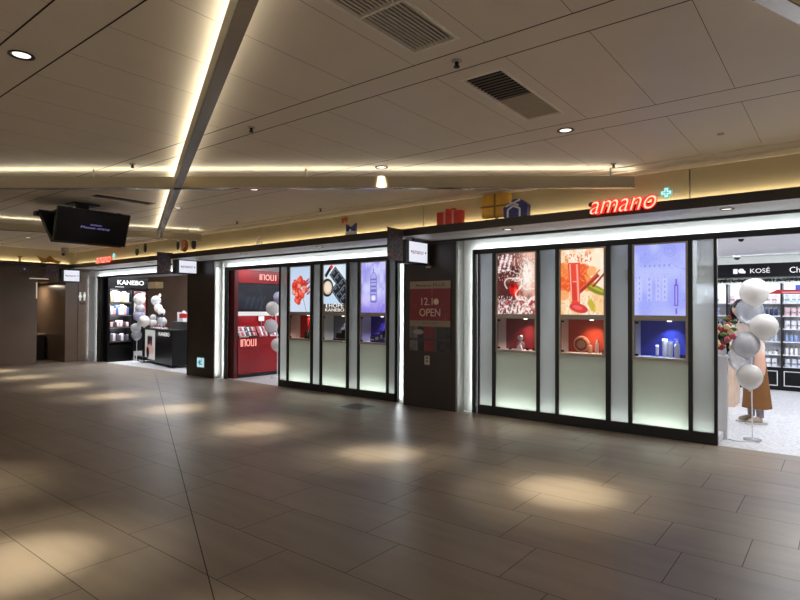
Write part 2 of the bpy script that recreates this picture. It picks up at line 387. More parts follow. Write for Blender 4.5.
# left wall with a lit doorway recess
m = MB(); m.box(XL-.1, XL, YB, 6.12, 0, 2.72); m.box(XL-.1, XL, 6.86, 7.2, 0, 2.72); m.box(XL-.1, XL, 6.12, 6.86, 2.33, 2.72)
m.box(XL-.1, XL+.02, 7.2, 7.5, 0, 2.72)
struct(m.build('wall_left', LEFTP))
m = MB(); m.box(XL-2.6, XL-.1, 5.9, 6.12, 0, 2.4); m.box(XL-2.6, XL-.1, 6.86, 7.0, 0, 2.4); m.box(XL-2.7, XL-2.6, 5.9, 7.0, 0, 2.4); m.box(XL-2.6, XL-.1, 6.12, 6.86, 2.33, 2.4)
struct(m.build('wall_corridor', LEFTP))
sbox('floor_corridor', pm('corridor_floor', (96, 84, 72), .4), XL-2.6, XL, 6.12, 6.86, -.03, .001)
area('corridor_light', (XL-1.6, 6.5, 2.28), (.5, .3), 18, (1, .85, .65), (0, 0, -1))

# ------------------------------------------------------------------ shop shell behind the facade
SHOPC = pm('shop_ceiling', (225, 224, 230), .6, 0, .02)
struct(MB().box(-22, XR, 7.50, 14.3, 2.75, 2.85).build('ceiling_shop', SHOPC))
struct(MB().box(-11.2, XR, 14.02, 14.2, 0, 2.85).build('wall_back', WHITE))
BROWNW = pm('brown_shop_wall', (112, 86, 68), .35, 0, .08, 3)
struct(MB().box(-22, -11.2, 10.8, 10.95, 0, 2.85).build('wall_back_brown', BROWNW))
struct(MB().box(-11.35, -11.18, 7.62, 14.1, 0, 2.85).build('wall_party', WHITE))
struct(MB().box(-5.4, -5.2, 7.62, 14.1, 0, 2.85).build('wall_party_right', WHITE))
struct(MB().box(-22.1, -22, 7.5, 14.1, 0, 2.85).build('wall_shop_left', WHITE))
struct(MB().box(XR, XR+.1, 7.5, 14.1, 0, 2.85).build('wall_right', LEFTP))

# pillars between the shops
def pillar(x0, x1):
    m = MB(); m.box(x0, x1, 7.45, 7.62, 0, 2.70)
    m.box(x0-.0, x0+.018, 7.44, 7.45, 0, 2.70); m.box(x1-.05, x1-.035, 7.445, 7.45, 0, 2.70)
    struct(m.build('wall_pillar', DBROWN))
pillar(-5.78, -4.75); pillar(-12.36, -11.26); pillar(.82, 1.92)
m = MB()
for x in (-4.75, -11.26): m.box(x, x+.035, 7.44, 7.63, 0, 2.70)
struct(m.build('trim_6', STEEL))

# white lit surrounds: header and jambs around each shopfront, plus strip light behind the frame edge
SURY = 7.64
def surround(x0, x1, fx0, fx1, name, left=True):
    m = MB(); m.box(x0, x1, SURY, SURY+.03, 2.50, 2.80)
    if left: m.box(x0, fx0+.02, SURY, SURY+.03, 0, 2.5)
    m.box(fx1-.02, x1, SURY, SURY+.03, 0, 2.5)
    struct(m.build(name, SURR))
surround(-4.72, .82, -4.53, .60, 'trim_7'); surround(-11.23, -5.76, -11.06, -6.03, 'trim_8'); surround(-17.8, -12.34, -17.55, -12.52, 'trim_9')
LY = 7.605
for (a, b) in ((-4.50, .60), (-11.02, -6.05), (-17.5, -12.5)):
    area_along('frame_light', (a, LY, 2.540), (b, LY, 2.540), .014, 2.0*(b-a), COOL, (0, .25, 1))
    area_along('frame_light', (a-.036, LY, .05), (a-.036, LY, 2.54), .014, 1.8*2.5, COOL, (-1, .25, 0))
    area_along('frame_light', (b+.036, LY, .05), (b+.036, LY, 2.54), .014, 1.8*2.5, COOL, (1, .25, 0))

# ------------------------------------------------------------------ glazed shopfronts
def shopfront(idx, mull, x_end_r, x_end_l, rail):
    """mull: list of (x0, x1, kind) panes from left to right between black mullions"""
    root = bpy.data.objects.new('window_%d' % idx, None); COL.objects.link(root); root['kind'] = 'structure'; root['_w'] = (0, 0, 0)
    f = MB(); y0, y1 = 7.575, 7.625
    gx0, gx1 = mull[0][0]-.03, mull[-1][1]+.035
    f.box(rail[0], rail[1], y0, y1, 2.455, 2.527)                       # head rail over glass and doorway
    f.box(gx0, gx1, y0, y1, 0, .135)
    for (a0, a1, k), (b0, b1, k2) in zip(mull[:-1], mull[1:]): f.box(a1, b0, y0, y1, .13, 2.46)
    f.box(gx0, mull[0][0], y0, y1, .13, 2.46); f.box(mull[-1][1], gx1, y0, y1, .13, 2.46)
    for x in rail: f.box(x-.03, x+.03, y0, y1, 0, 2.527)
    f.build('window_frame', BLACK, root)
    bx = MB(); bx.box(gx0, gx1, 7.63, 7.98, .02, .10)
    for (a, b, k) in mull:
        if k == 'wide':
            bx.box(a-.01, b+.01, 7.93, 7.95, .10, 1.0); bx.box(a-.03, a-.01, 7.63, 7.95, .10, 2.5); bx.box(b+.01, b+.03, 7.63, 7.95, .10, 2.5)
            bx.box(a-.01, b+.01, 7.63, 7.95, .93, .95); bx.box(a-.01, b+.01, 7.93, 7.95, 1.0, 2.5)
    bx.build('light_box', WHITE, root)
    for (a, b, k) in mull:
        p = MB(); z1 = .965 if k == 'wide' else 2.46
        p.add([(a-.004, 7.60, .13), (b+.004, 7.60, .13), (b+.004, 7.60, z1), (a-.004, 7.60, z1)], [(0, 1, 2, 3)]); gp = p.build('glass_panel', FROST if k == 'wide' else FROSTC, root)
        if gp.data.polygons[0].normal.y > 0: gp.data.flip_normals()
        area_along('panel_light', (a+.02, 7.715, .112), (b-.02, 7.715, .112), .03, (2.3 if k == 'wide' else 2.2)*(b-a), (.90, 1, .95), (0, -.45, .9))
    return root
R_M = [(-4.41, -4.187, 'n'), (-4.132, -3.469, 'wide'), (-3.42, -3.185, 'n'), (-3.138, -2.483, 'wide'), (-2.42, -2.196, 'n'), (-2.147, -1.487, 'wide'), (-1.439, -1.208, 'n')]
L_M = [(-9.128, -8.906, 'n'), (-8.854, -8.203, 'wide'), (-8.144, -7.945, 'n'), (-7.887, -7.237, 'wide'), (-7.181, -6.961, 'n'), (-6.912, -6.274, 'wide'), (-6.224, -6.057, 'n')]
shopfront(1, R_M, 0, 0, (-4.505, .58)); shopfront(2, L_M, 0, 0, (-11.02, -6.05)); 
f = MB(); f.box(-17.5, -12.5, 7.575, 7.625, 2.47, 2.527); f.box(-17.42, -17.2, 7.56, 7.66, 0, 2.527); struct(f.build('trim_10', BLACK))

# ------------------------------------------------------------------ backlit posters and display cases in the fronts
def P_swirl(U, V, a):
    n1, n2, n3 = noise(U.shape, 7, 2), noise(U.shape, 24, 3), noise(U.shape, 46, 13)
    C = full(U, (86, 38, 38)); C = over(C, np.clip((n1-.35)*1.4, 0, .8), (134, 62, 54)); C = over(C, np.clip(U*1.3-.45+.5*(V-.4)+.9*(n1-.5), 0, 1), (236, 170, 146))
    C = over(C, blob(U, V, a, .80, .66, .17, .42, 1.)*np.clip(.4+1.3*n2, 0, 1), (255, 248, 238)); C = over(C, (n2 > .60)*.45*(U < .7), (66, 28, 32))
    C = over(C, ((n3 > .72)*(V > .55))*.8, (255, 226, 216))
    for k in range(22):
        x, y = .03+.36*((k*37 % 23)/23), .70+.29*((k*53 % 29)/29); C = over(C, blob(U, V, a, x, y, .028+.012*(k % 3), .03, .7)*.95, (255, 240, 242))
    C = over(C, blob(U, V, a, .45, .40, .13, .17, .25, .3), (206, 22, 22)); C = over(C, blob(U, V, a, .49, .37, .05, .09, .6), (255, 84, 60)); C = over(C, blob(U, V, a, .40, .47, .05, .05, .5), (120, 6, 12))
    for (cx, cyy, r, w, f) in ((.42, .47, .21, .030, 0), (.60, .66, .17, .022, 2), (.72, .34, .20, .03, 4), (.45, .62, .12, .018, 1), (.86, .5, .16, .02, 3)):
        d = np.sqrt((U-cx)**2+((V-cyy)*a)**2); th = np.arctan2((V-cyy)*a, U-cx); C = over(C, np.clip(1-np.abs(d-r-.035*np.sin(3*th+f))/w, 0, 1)*(np.sin(th+f) > -.45), (255, 250, 240))
    C = over(C, (V < .26+.10*(n1-.5))*np.clip(n2*2.4-.7, 0, .95), (255, 232, 224)); C = over(C, (V < .22)*(noise(U.shape, 20, 8) > .60)*.9, (170, 56, 62)); C = over(C, (V < .30)*(n3 > .70)*.8, (255, 255, 250)); return C
def P_coral(U, V, a):
    n1, n2, n3 = noise(U.shape, 6, 4), noise(U.shape, 18, 6), noise(U.shape, 40, 7)
    C = full(U, (255, 236, 206)); C = over(C, np.clip(n2*1.7-.8, 0, .8), (255, 250, 240)); C = over(C, np.clip(n1*1.5-.75, 0, .6), (250, 184, 120)); C = over(C, (V < .3)*np.clip(n3*1.7-.75, 0, .7), (236, 176, 96))
    for (x, y, rx, ry, ro, c) in ((.06, .52, .22, .30, .2, (238, 92, 36)), (.10, .68, .14, .20, .5, (248, 130, 62)), (.50, .64, .22, .20, .5, (240, 96, 40)), (.60, .48, .16, .22, .9, (250, 150, 70)), (.48, .50, .12, .18, .2, (226, 76, 34)), (.06, .30, .14, .12, .1, (250, 170, 110)), (.72, .66, .12, .10, .8, (252, 176, 110))):
        m = blob(U, V, a, x, y, rx, ry, .15, ro); C = over(C, m*np.clip(.75+.5*n2, 0, 1), c); C = over(C, m*(n3 > .66)*.5, (255, 190, 130))
    C = over(C, blob(U, V, a, .82, .38, .26, .085, .25, -.45), (134, 138, 34)); C = over(C, blob(U, V, a, .84, .39, .2, .03, .4, -.45), (186, 182, 70)); C = over(C, blob(U, V, a, .73, .14, .07, .16, .35, .45), (206, 180, 60)); C = over(C, blob(U, V, a, .92, .1, .12, .1, .6), (250, 210, 150))
    C = over(C, rect(U, V, a, .64, .46, .32, .04, .72), (176, 52, 36)); C = over(C, rect(U, V, a, .60, .47, .30, .012, .72), (226, 110, 84)); C = over(C, rect(U, V, a, .88, .52, .20, .022, .85), (150, 52, 44)); C = over(C, rect(U, V, a, .80, .60, .16, .014, .8), (214, 110, 70))
    w = .105+.045*(V-.2)/.6; tb = lambda k, q: np.clip((q-np.abs(U-.31+.07*(V-.8)-k))/.012+.5, 0, 1)
    C = over(C, tb(0, w)*(V > .17)*(V < .80), (234, 78, 58)); C = over(C, tb(.07, .022)*(V > .2)*(V < .77), (255, 168, 146)); C = over(C, tb(-.095, .012)*(V > .2)*(V < .78), (255, 196, 176)); C = over(C, tb(0, .045)*(V > .5)*(V < .515), (255, 220, 200)); C = over(C, tb(-.02, .05)*(V > .22)*(V < .48)*.35, (190, 40, 36))
    C = over(C, blob(U, V, a, .42, .10, .22, .105, .12, -.25), (216, 60, 60)); C = over(C, blob(U, V, a, .40, .11, .12, .05, .5, -.25), (240, 104, 96))
    C = over(C, (V > .80)*(n3 > .55)*(np.abs(np.sin(U*34)) > .45)*(U > .06)*(U < .72)*np.clip((1-V)*9, 0, .9), (230, 112, 70)); return C
def P_blue(U, V, a):
    n1, n2 = noise(U.shape, 5, 9), noise(U.shape, 11, 19); C = full(U, (164, 172, 250)); C = over(C, np.clip(n1*1.2-.35, 0, .7), (198, 206, 255))
    f = 7*n1+2.2*n2; L = np.clip(1-np.abs((f % 1)-.5)/.07, 0, 1)*(.35+.4*n2)
    for (cx, cyy, r) in ((.70, .90, .11), (.70, .90, .055)):
        d = np.sqrt((U-cx)**2+((V-cyy)*a)**2)+.03*(n2-.5); L = np.maximum(L, np.clip(1-np.abs(d-r)/.012, 0, 1)*.8)
    C = over(C, L*.62, (116, 112, 214)); C = over(C, (np.abs(V-.70) < .016)*(np.sin(U*66) > .1)*(U > .12)*(U < .75)*.5, (122, 116, 210))
    for x in (.10, .30, .47, .60): C = over(C, rect(U, V, a, x, .36, .05, .24)*.55, (206, 210, 255)); C = over(C, (np.abs(U-x) < .016)*(np.sin(V*84+x*9) > .1)*(V > .2)*(V < .55)*.55, (122, 116, 212))
    b = rect(U, V, a, .82, .28, .036, .22)-rect(U, V, a, .82, .28, .018, .20); C = over(C, b*.9, (108, 64, 200)); C = over(C, rect(U, V, a, .82, .46, .012, .07), (108, 64, 200)); C = over(C, rect(U, V, a, .82, .06, .012, .06), (108, 64, 200)); return C
def P_flower(U, V, a):
    n = noise(U.shape, 12, 14); C = full(U, (206, 220, 240)); C = over(C, np.clip(V-.5, 0, .5), (176, 200, 232)); r = np.random.default_rng(3)
    C = over(C, rect(U, V, a, .72, .16, .010, .26, .35), (96, 124, 130))
    pts = [(.46+.34*math.sqrt(r.random())*math.cos(t), .52+.23*math.sqrt(r.random())*math.sin(t)) for t in r.random(60)*2*PI]+[(.5, .75), (.45, .70), (.2, .5), (.18, .44), (.28, .27), (.42, .22), (.35, .24)]
    for k, (x, y) in enumerate(pts):
        C = over(C, blob(U, V, a, x+.008, y-.008, .088, .088, .3)*.7, (150, 26, 26)); C = over(C, blob(U, V, a, x, y, .080, .080, .3), [(226, 58, 40), (242, 98, 74), (206, 44, 36), (250, 150, 128), (236, 78, 54)][k % 5]); C = over(C, blob(U, V, a, x-.02, y+.012, .025, .02, .8)*.6, (255, 196, 176))
    for x, y in ((.88, .64), (.92, .54), (.84, .47), (.9, .42), (.86, .70)): C = over(C, blob(U, V, a, x, y, .10, .035, .3, .6), (136, 36, 62)); C = over(C, blob(U, V, a, x+.02, y+.02, .05, .015, .3, .6), (226, 150, 140))
    return C
def P_compact(U, V, a):
    C = full(U, (196, 220, 240)); C = over(C, blob(U, V, a, .5, .8, .5, .5, 1.), (226, 238, 248))
    C = over(C, blob(U, V, a, .16, .52, .27, .29, .05), (20, 22, 28)); C = over(C, blob(U, V, a, .18, .52, .20, .22, .06), (216, 190, 160)); C = over(C, blob(U, V, a, .18, .53, .15, .17, .2), (240, 224, 204))
    for (x, y) in ((.50, .80), (.66, .70), (.84, .58), (.58, .47), (.74, .36), (.90, .44), (.92, .26)):
        C = over(C, rect(U, V, a, x, y, .185, .165, .78), (34, 38, 48)); C = over(C, rect(U, V, a, x, y, .150, .130, .78), (176, 192, 206)); C = over(C, rect(U, V, a, x, y, .135, .115, .78), (22, 24, 32)); C = over(C, rect(U, V, a, x-.04, y+.03, .06, .03, .78), (92, 106, 122))
    C = over(C, rect(U, V, a, .20, .86, .055, .20, -.7), (26, 26, 32)); C = over(C, rect(U, V, a, .345, .955, .055, .06, -.7), (226, 36, 84))
    C = over(C, (V < .175)*1., (74, 62, 52)); return C
def P_lilac(U, V, a):
    n1, n2 = noise(U.shape, 6, 12), noise(U.shape, 15, 16); C = full(U, (150, 144, 232)); C = over(C, np.clip(1.5*n1-.35, 0, .9), (204, 208, 255)); C = over(C, np.clip(1.4*n2-.7, 0, .5), (228, 226, 255)); C = over(C, blob(U, V, a, .5, .45, .34, .6, .9)*.55, (226, 228, 255))
    C = over(C, np.clip(.4-V*1.6+n1*.4, 0, .75), (120, 98, 216)); C = over(C, blob(U, V, a, .2, .25, .2, .15, .9)*.5, (234, 220, 252))
    tap = .13*np.clip((.86-V)/.16, .3, 1); C = over(C, np.clip((tap-np.abs(U-.5))/.012+.5, 0, 1)*(V > .21)*(V < .80)*.5, (150, 146, 220)); C = over(C, np.clip(1-np.abs(np.abs(U-.5)-tap)/.016, 0, 1)*(V > .21)*(V < .80)*.8, (92, 84, 180))
    for v0, h in ((.22, .02), (.36, .012), (.44, .03), (.52, .02), (.60, .012), (.66, .02)): C = over(C, (np.abs(V-v0) < h)*(np.abs(U-.5) < .115)*.65, (96, 84, 184))
    C = over(C, blob(U, V, a, .5, .29, .075, .08, .4), (240, 238, 255)); C = over(C, rect(U, V, a, .5, .83, .016, .07)*.8, (92, 84, 180)); return C
posters = [(R_M[1], P_swirl, 'backlit poster of a red gem in white light swirls'), (R_M[3], P_coral, 'backlit poster of a coral tube among orange slices and leaves'), (R_M[5], P_blue, 'backlit periwinkle blue poster of thin line drawings'),
           (L_M[1], P_flower, 'backlit poster of a red flower on pale blue'), (L_M[3], P_compact, 'backlit poster of black makeup compacts on pale blue'), (L_M[5], P_lilac, 'backlit lilac poster of a single clear bottle')]
for (a, b, k), fn, lab in posters:
    t = thing('lightbox_poster', lab, 'poster', ((a+b)/2, 7.60, 1.525))
    fr = MB(); z0, z1 = 1.50, 2.452
    fr.box(a+.002, a+.028, 7.585, 7.66, z0, z1); fr.box(b-.028, b-.002, 7.585, 7.66, z0, z1); fr.box(a+.028, b-.028, 7.585, 7.66, z0, z0+.034); fr.box(a+.028, b-.028, 7.585, 7.66, z1-.018, z1)
    fr.build('poster_frame', CHAMP, t)
    paint('poster_sheet', fn, BACKLIT, t, a+.028, b-.028, z0+.034, z1-.018, 7.60, 84)
    MB().box(a+.028, b-.028, 7.61, 7.66, z0+.034, z1-.018).build('back_panel', WHITE, t)
    if fn is P_compact:
        text('poster_letter', 'I', em('white_lit_letter', (240, 240, 238), 1), t, ((a+b)/2-.23, 7.598, 1.622), '-y', width=.03, height=.075, extrude=.003, label='white letter over the dark foot of the poster'); text('poster_word', 'HOPE', em('white_lit_letter', (240, 240, 238), 1), t, ((a+b)/2-.15, 7.598, 1.622), '-y', width=.38, height=.075, extrude=.003, label='white word over the dark foot of the poster')
        text('brand_lettering', 'KANEBO', em('white_lit_letter', (240, 240, 238), 1), t, ((a+b)/2, 7.598, 1.548), '-y', width=.50, height=.058, extrude=.003, align='C', label='white lettering over the dark foot of the poster')

cases = [(R_M[1], (112, 14, 20), 'red lined display case under the gem poster', (1, .75, .7)), (R_M[3], (176, 58, 28), 'orange lined display case under the coral tube poster', (1, .75, .6)), (R_M[5], (48, 56, 160), 'blue lined display case under the periwinkle poster', (.6, .7, 1)),
         (L_M[1], (150, 26, 28), 'red lined display case under the red flower poster', (1, .6, .5)), (L_M[3], (96, 98, 112), 'grey lined display case under the makeup compact poster', (.9, .92, 1)), (L_M[5], (54, 44, 132), 'violet lined display case under the lilac bottle poster', (.65, .6, 1))]
for i, ((a, b, k), c, lab, lc) in enumerate(cases):
    t = thing('display_case', lab, 'display case', ((a+b)/2, 7.70, .96)); z0, z1 = .965, 1.498; D = 7.88
    fr = MB(); fr.box(a+.002, a+.03, 7.585, 7.62, z0, z1); fr.box(b-.03, b-.002, 7.585, 7.62, z0, z1); fr.box(a+.03, b-.03, 7.585, 7.62, z0, z0+.035); fr.box(a+.03, b-.03, 7.585, 7.62, z1-.03, z1)
    fr.build('case_frame', CHAMP, t)
    sh = MB(); sh.box(a+.005, a+.03, 7.62, D, z0, z1); sh.box(b-.03, b-.005, 7.62, D, z0, z1); sh.box(a+.03, b-.03, 7.62, D, z0, z0+.035); sh.box(a+.03, b-.03, 7.62, D, z1-.03, z1)
    sh.build('case_shell', WHITE, t)
    MB().box(a+.03, b-.03, D-.01, D+.02, z0, z1).build('lining', pm('lining_%d' % i, c, .5), t)
    gd = MB().add([(a+.028, 7.602, z0+.034), (b-.028, 7.602, z0+.034), (b-.028, 7.602, z1-.029), (a+.028, 7.602, z1-.029)], [(0, 1, 2, 3)]).build('glass_door', GLASS, t)
    if gd.data.polygons[0].normal.y > 0: gd.data.flip_normals()
    for zz in (z0+.06, z1-.06): MB().box(a+.03, a+.075, 7.592, 7.60, zz-.014, zz+.014, ch=.003).build('hinge', BLACK, t)
    lm = MB().lathe([(.028, 0), (.028, -.012)], ((a+b)/2+.08, 7.75, z1-.031), 16).build('spot_lamp', LEDW, t)
    l = bpy.data.lights.new('case_spot', 'SPOT'); l.energy = 15 if i != 4 else 10; l.spot_size = 1.9; l.spot_blend = .8; l.color = lc; l.shadow_soft_size = .02
    o = bpy.data.objects.new('case_spot', l); COL.objects.link(o); o.location = ((a+b)/2+.08, 7.75, z1-.05)

# products in the cases ------------------------------------------------
WHPL = pm('white_plastic', (226, 226, 232), .35, 0, .02); DKGL = pm('dark_glass', (36, 22, 24), .12, 0, .05); REDP = pm('red_plastic', (176, 24, 26), .3); SILV = pm('silver_cap', (190, 190, 196), .2, .8, .03)
def bottle(label, loc, h, r, body, capm, cat='bottle', group=None, style='pump'):
    t = thing('cosmetic_bottle', label, cat, loc, group); x, y, z = loc
    MB().lathe([(r*.9, 0), (r, h*.04), (r, h*.66), (r*.75, h*.74), (r*.4, h*.78), (r*.4, h*.8)], loc, 20).build('body', body, t)
    m = MB().lathe([(r*.5, h*.8), (r*.5, h*.9), (r*.25, h*.92), (r*.25, h)], loc, 16)
    if style == 'pump': m.box(x-r*.95, x+r*.25, y-r*.2, y+r*.2, z+h*.95, z+h)
    m.build('cap', capm, t); return t
def tube_(label, loc, h, r, body, capm):
    t = thing('cosmetic_tube', label, 'tube', loc); x, y, z = loc
    MB().lathe([(r*.85, 0), (r*.85, h*.16)], loc, 18).build('cap', capm, t)
    m = MB(); n = 18; vs = []
    for k in range(6):
        q = k/5; rx, ry = r*(.95+.15*q), r*(.95-.85*q)
        vs += [(x+rx*math.cos(2*PI*j/n), y+ry*math.sin(2*PI*j/n), z+h*(.16+.84*q)) for j in range(n)]
    fs = [(k*n+j, k*n+(j+1) % n, (k+1)*n+(j+1) % n, (k+1)*n+j) for k in range(5) for j in range(n)]+[tuple(range(5*n, 6*n))]
    m.add(vs, fs, 0, True).build('tube_body', body, t); return t
def cx(M, q): return M[0]+(M[1]-M[0])*q
zs = .965+.035
# blue case: four white tubes and bottles, small dark stones
tube_('small slim white tube, leftmost in the blue lined case', (cx(R_M[5], .40), 7.75, zs), .155, .019, WHPL, SILV)
tube_('tall white tube, second from left in the blue lined case', (cx(R_M[5], .53), 7.77, zs), .235, .032, WHPL, WHPL)
tube_('shorter wide white tube, third from left in the blue lined case', (cx(R_M[5], .64), 7.73, zs), .205, .034, WHPL, WHPL)
bottle('white pump bottle, rightmost in the blue lined case', (cx(R_M[5], .765), 7.73, zs), .24, .034, WHPL, WHPL)
for q, yy in ((.86, 7.68), (.91, 7.70), (.945, 7.67)):
    tag(MB().ball((cx(R_M[5], q), yy, zs+.024), .024).build('decor_stone', DKGL, loc=(cx(R_M[5], q), yy, zs)), 'small dark round decoration at the right front of the blue lined case', 'decoration', 'dark stones in the blue case')
# orange case: wreath plate and bottles
t = thing('wreath_plate', 'round wreath of brown and cream petals in the orange lined case', 'decoration', (cx(R_M[3], .38), 7.80, zs))
m = MB(); c0 = Vector((cx(R_M[3], .38), 7.80, zs+.12))
m.lathe([(.105, -.01), (.115, 0), (.105, .01)], c0, 28, axis='Y'); m.build('plate', pm('pale_plate', (206, 150, 120), .4), t)
m = MB()
for k in range(16): m.ball(c0+Vector((.075*math.cos(k*PI/8), -.02, .075*math.sin(k*PI/8))), .021, n=6)
m.build('petals', pm('brown_petal', (126, 60, 30), .6), t)
bottle('short clear capped bottle beside the wreath in the orange lined case', (cx(R_M[3], .60), 7.74, zs), .15, .028, pm('peach_glass', (226, 170, 140), .2), SILV, style='cap')
bottle('tall slim white bottle, right of the wreath in the orange lined case', (cx(R_M[3], .74), 7.74, zs), .20, .024, WHPL, WHPL, style='cap')
for q in (.90, .95):
    tag(MB().ball((cx(R_M[3], q), 7.67, zs+.022), .022).build('decor_stone', DKGL, loc=(cx(R_M[3], q), 7.67, zs)), 'small dark round decoration at the right front of the orange lined case', 'decoration', 'dark stones in the orange case')
# red case under the gem poster
t = thing('perfume_bottle', 'silver stoppered glass jar standing in the red lined case under the gem poster', 'bottle', (cx(R_M[1], .50), 7.76, zs))
MB().lathe([(.05, 0), (.06, .02), (.062, .09), (.045, .12), (.02, .13)], (cx(R_M[1], .5), 7.76, zs), 20).build('body', pm('smoky_glass', (140, 120, 118), .15), t)
MB().lathe([(.022, .13), (.022, .14), (.045, .16), (.05, .185), (.04, .21), (.01, .22)], (cx(R_M[1], .5), 7.76, zs), 18).build('stopper', SILV, t)
t = thing('gift_pouch', 'small white draped pouch in front of the glass jar in the red case', 'pouch', (cx(R_M[1], .52), 7.68, zs))
MB().prism([(cx(R_M[1], .45), zs), (cx(R_M[1], .60), zs), (cx(R_M[1], .57), zs+.06), (cx(R_M[1], .54), zs+.085), (cx(R_M[1], .49), zs+.07)], 7.665, 7.70).build('bag', WHPL, t)
MB().ball((cx(R_M[1], .535), 7.682, zs+.09), .014, n=8).build('knot', pm('pink_ribbon', (214, 120, 130), .5), t)
for q in (.30, .72, .88):
    tag(MB().box(cx(R_M[1], q)-.02, cx(R_M[1], q)+.02, 7.66, 7.70, zs, zs+.03, ch=.006).build('small_compact', DKGL, loc=(cx(R_M[1], q), 7.68, zs)), 'small dark compact at the front of the red case under the gem poster', 'makeup', 'compacts in the red gem case')
# left front cases
t = thing('red_drum', 'tall red cylinder backdrop in the case under the red flower poster', 'decoration', (cx(L_M[1], .60), 7.80, zs))
MB().lathe([(.18, 0), (.18, .40), (.17, .41)], (cx(L_M[1], .62), 7.80, zs), 28).build('drum', REDP, t) if False else MB().lathe([(.055, 0), (.055, .40), (.05, .41)], (cx(L_M[1], .62), 7.80, zs), 28).build('drum', REDP, t)
MB().lathe([(.062, .0), (.062, .02)], (cx(L_M[1], .62), 7.80, zs), 28).build('foot_ring', pm('dark_red_lacquer', (0, 0, 0)), t)
for q, h in ((.60, .16), (.74, .22), (.88, .18)):
    bottle('dark red glass bottle %s in the case under the red flower poster' % {.60: 'with the shortest body', .74: 'tallest of three', .88: 'nearest the right edge'}[q], (cx(L_M[1], q), 7.70, zs), h, .036, DKGL, REDP, style='cap')
for q, h, w in ((.42, .10, .07), (.60, .16, .05), (.78, .20, .06)):
    t = thing('makeup_compact', {.42: 'low flat black compact, left in the grey lined case', .60: 'standing open black compact, middle of the grey lined case', .78: 'tall black compact, right in the grey lined case'}[q], 'makeup', (cx(L_M[3], q), 7.73, zs))
    MB().box(cx(L_M[3], q)-w, cx(L_M[3], q)+w, 7.68, 7.77, zs, zs+.03, ch=.006).build('base', BLACKG, t)
    MB().obox((cx(L_M[3], q), 7.775, zs+.03+h/2), (1, 0, 0), (0, 1, -.15), (0, .15, 1), w, .008, h/2).build('lid', BLACKG, t)
    MB().box(cx(L_M[3], q)-w*.7, cx(L_M[3], q)+w*.7, 7.69, 7.75, zs+.03, zs+.034).build('powder', pm('beige_powder', (190, 150, 124), .7), t)
VIOL = pm('violet_box', (62, 46, 120), .35); INDI = pm('indigo_box', (36, 30, 92), .3)
for q, w, h, mt, lab in ((.36, .06, .10, INDI, 'low indigo carton, leftmost in the violet lined case'), (.52, .07, .16, VIOL, 'wide violet carton, second from left in the violet lined case'), (.68, .045, .22, INDI, 'tall slim indigo carton in the violet lined case'), (.82, .05, .13, VIOL, 'short violet carton, rightmost in the violet lined case')):
    t = thing('product_carton', lab, 'box', (cx(L_M[5], q), 7.74, zs))
    MB().box(cx(L_M[5], q)-w, cx(L_M[5], q)+w, 7.69, 7.78, zs, zs+h, ch=.004).build('carton', mt, t)
    MB().box(cx(L_M[5], q)-w*.6, cx(L_M[5], q)+w*.6, 7.688, 7.69, zs+h*.3, zs+h*.6).build('front_label', SILV, t)

# ------------------------------------------------------------------ suspended light beams
def ceil_pt(x, y, z):
    d = FW+(x-400)/FPX*RT-(y-300)/FPX*UP; k = (z-CAMH)/d.z; return Vector((d.x*k, d.y*k, z))
BZ = 2.97
def beam(label, a, b, lamp=1.05):
    a, b = Vector((a[0], a[1], BZ)), Vector((b[0], b[1], BZ)); d = (b-a).normalized(); n = Vector((-d.y, d.x, 0)); L = (b-a).length; c = (a+b)/2
    t = thing('light_beam', label, 'light', tuple(c))
    MB().obox(c+Vector((0, 0, .068)), d, n, (0, 0, 1), L/2, .042, .062).build('beam_body', BEAM, t)
    MB().obox(c+Vector((0, 0, .003)), d, n, (0, 0, 1), L/2, .040, .003).build('polished_underside', MIRR, t, label='polished metal underside')
    MB().obox(c+Vector((0, 0, .131)), d, n, (0, 0, 1), L/2-.01, .02, .001).build('light_strip', LEDW, t)
    k = max(2, int(L/2.4))
    for i in range(k):
        p = a+d*(L*(i+.5)/k) if i not in (0, k-1) else (a+d*.25 if i == 0 else b-d*.25)
        MB().tube([p+Vector((0, 0, .130)), p+Vector((0, 0, .2295))], .012, 8).build('hanger', STEEL, t)
    area_along('beam_uplight', a+Vector((0, 0, .136)), b+Vector((0, 0, .136)), .05, lamp*L, SOFT, (0, 0, 1))
    return t
def span(p0, p1, q0, q1):
    """run a beam along the line p0-p1, extended by the lengths q0 (before) and q1 (after)"""
    d = (p1-p0).normalized(); return p0-d*q0, p1+d*q1
beam('long suspended light beam running diagonally into the distance', *span(ceil_pt(249, 0, BZ), ceil_pt(158.5, 239, BZ), 5, 0))
beam('suspended light beam crossing the picture level, over the middle of the hall', *span(ceil_pt(0, 189, BZ), ceil_pt(633, 188.3, BZ), 2.6, 0))
beam('short far suspended light beam behind the ceiling screens', *span(ceil_pt(0, 230, BZ), ceil_pt(201, 241, BZ), 1.5, 0))
beam('pale beam cut off by the top right corner of the picture', *span(ceil_pt(769, 0, BZ), ceil_pt(800, 16.5, BZ), .5, 2.2), .3)

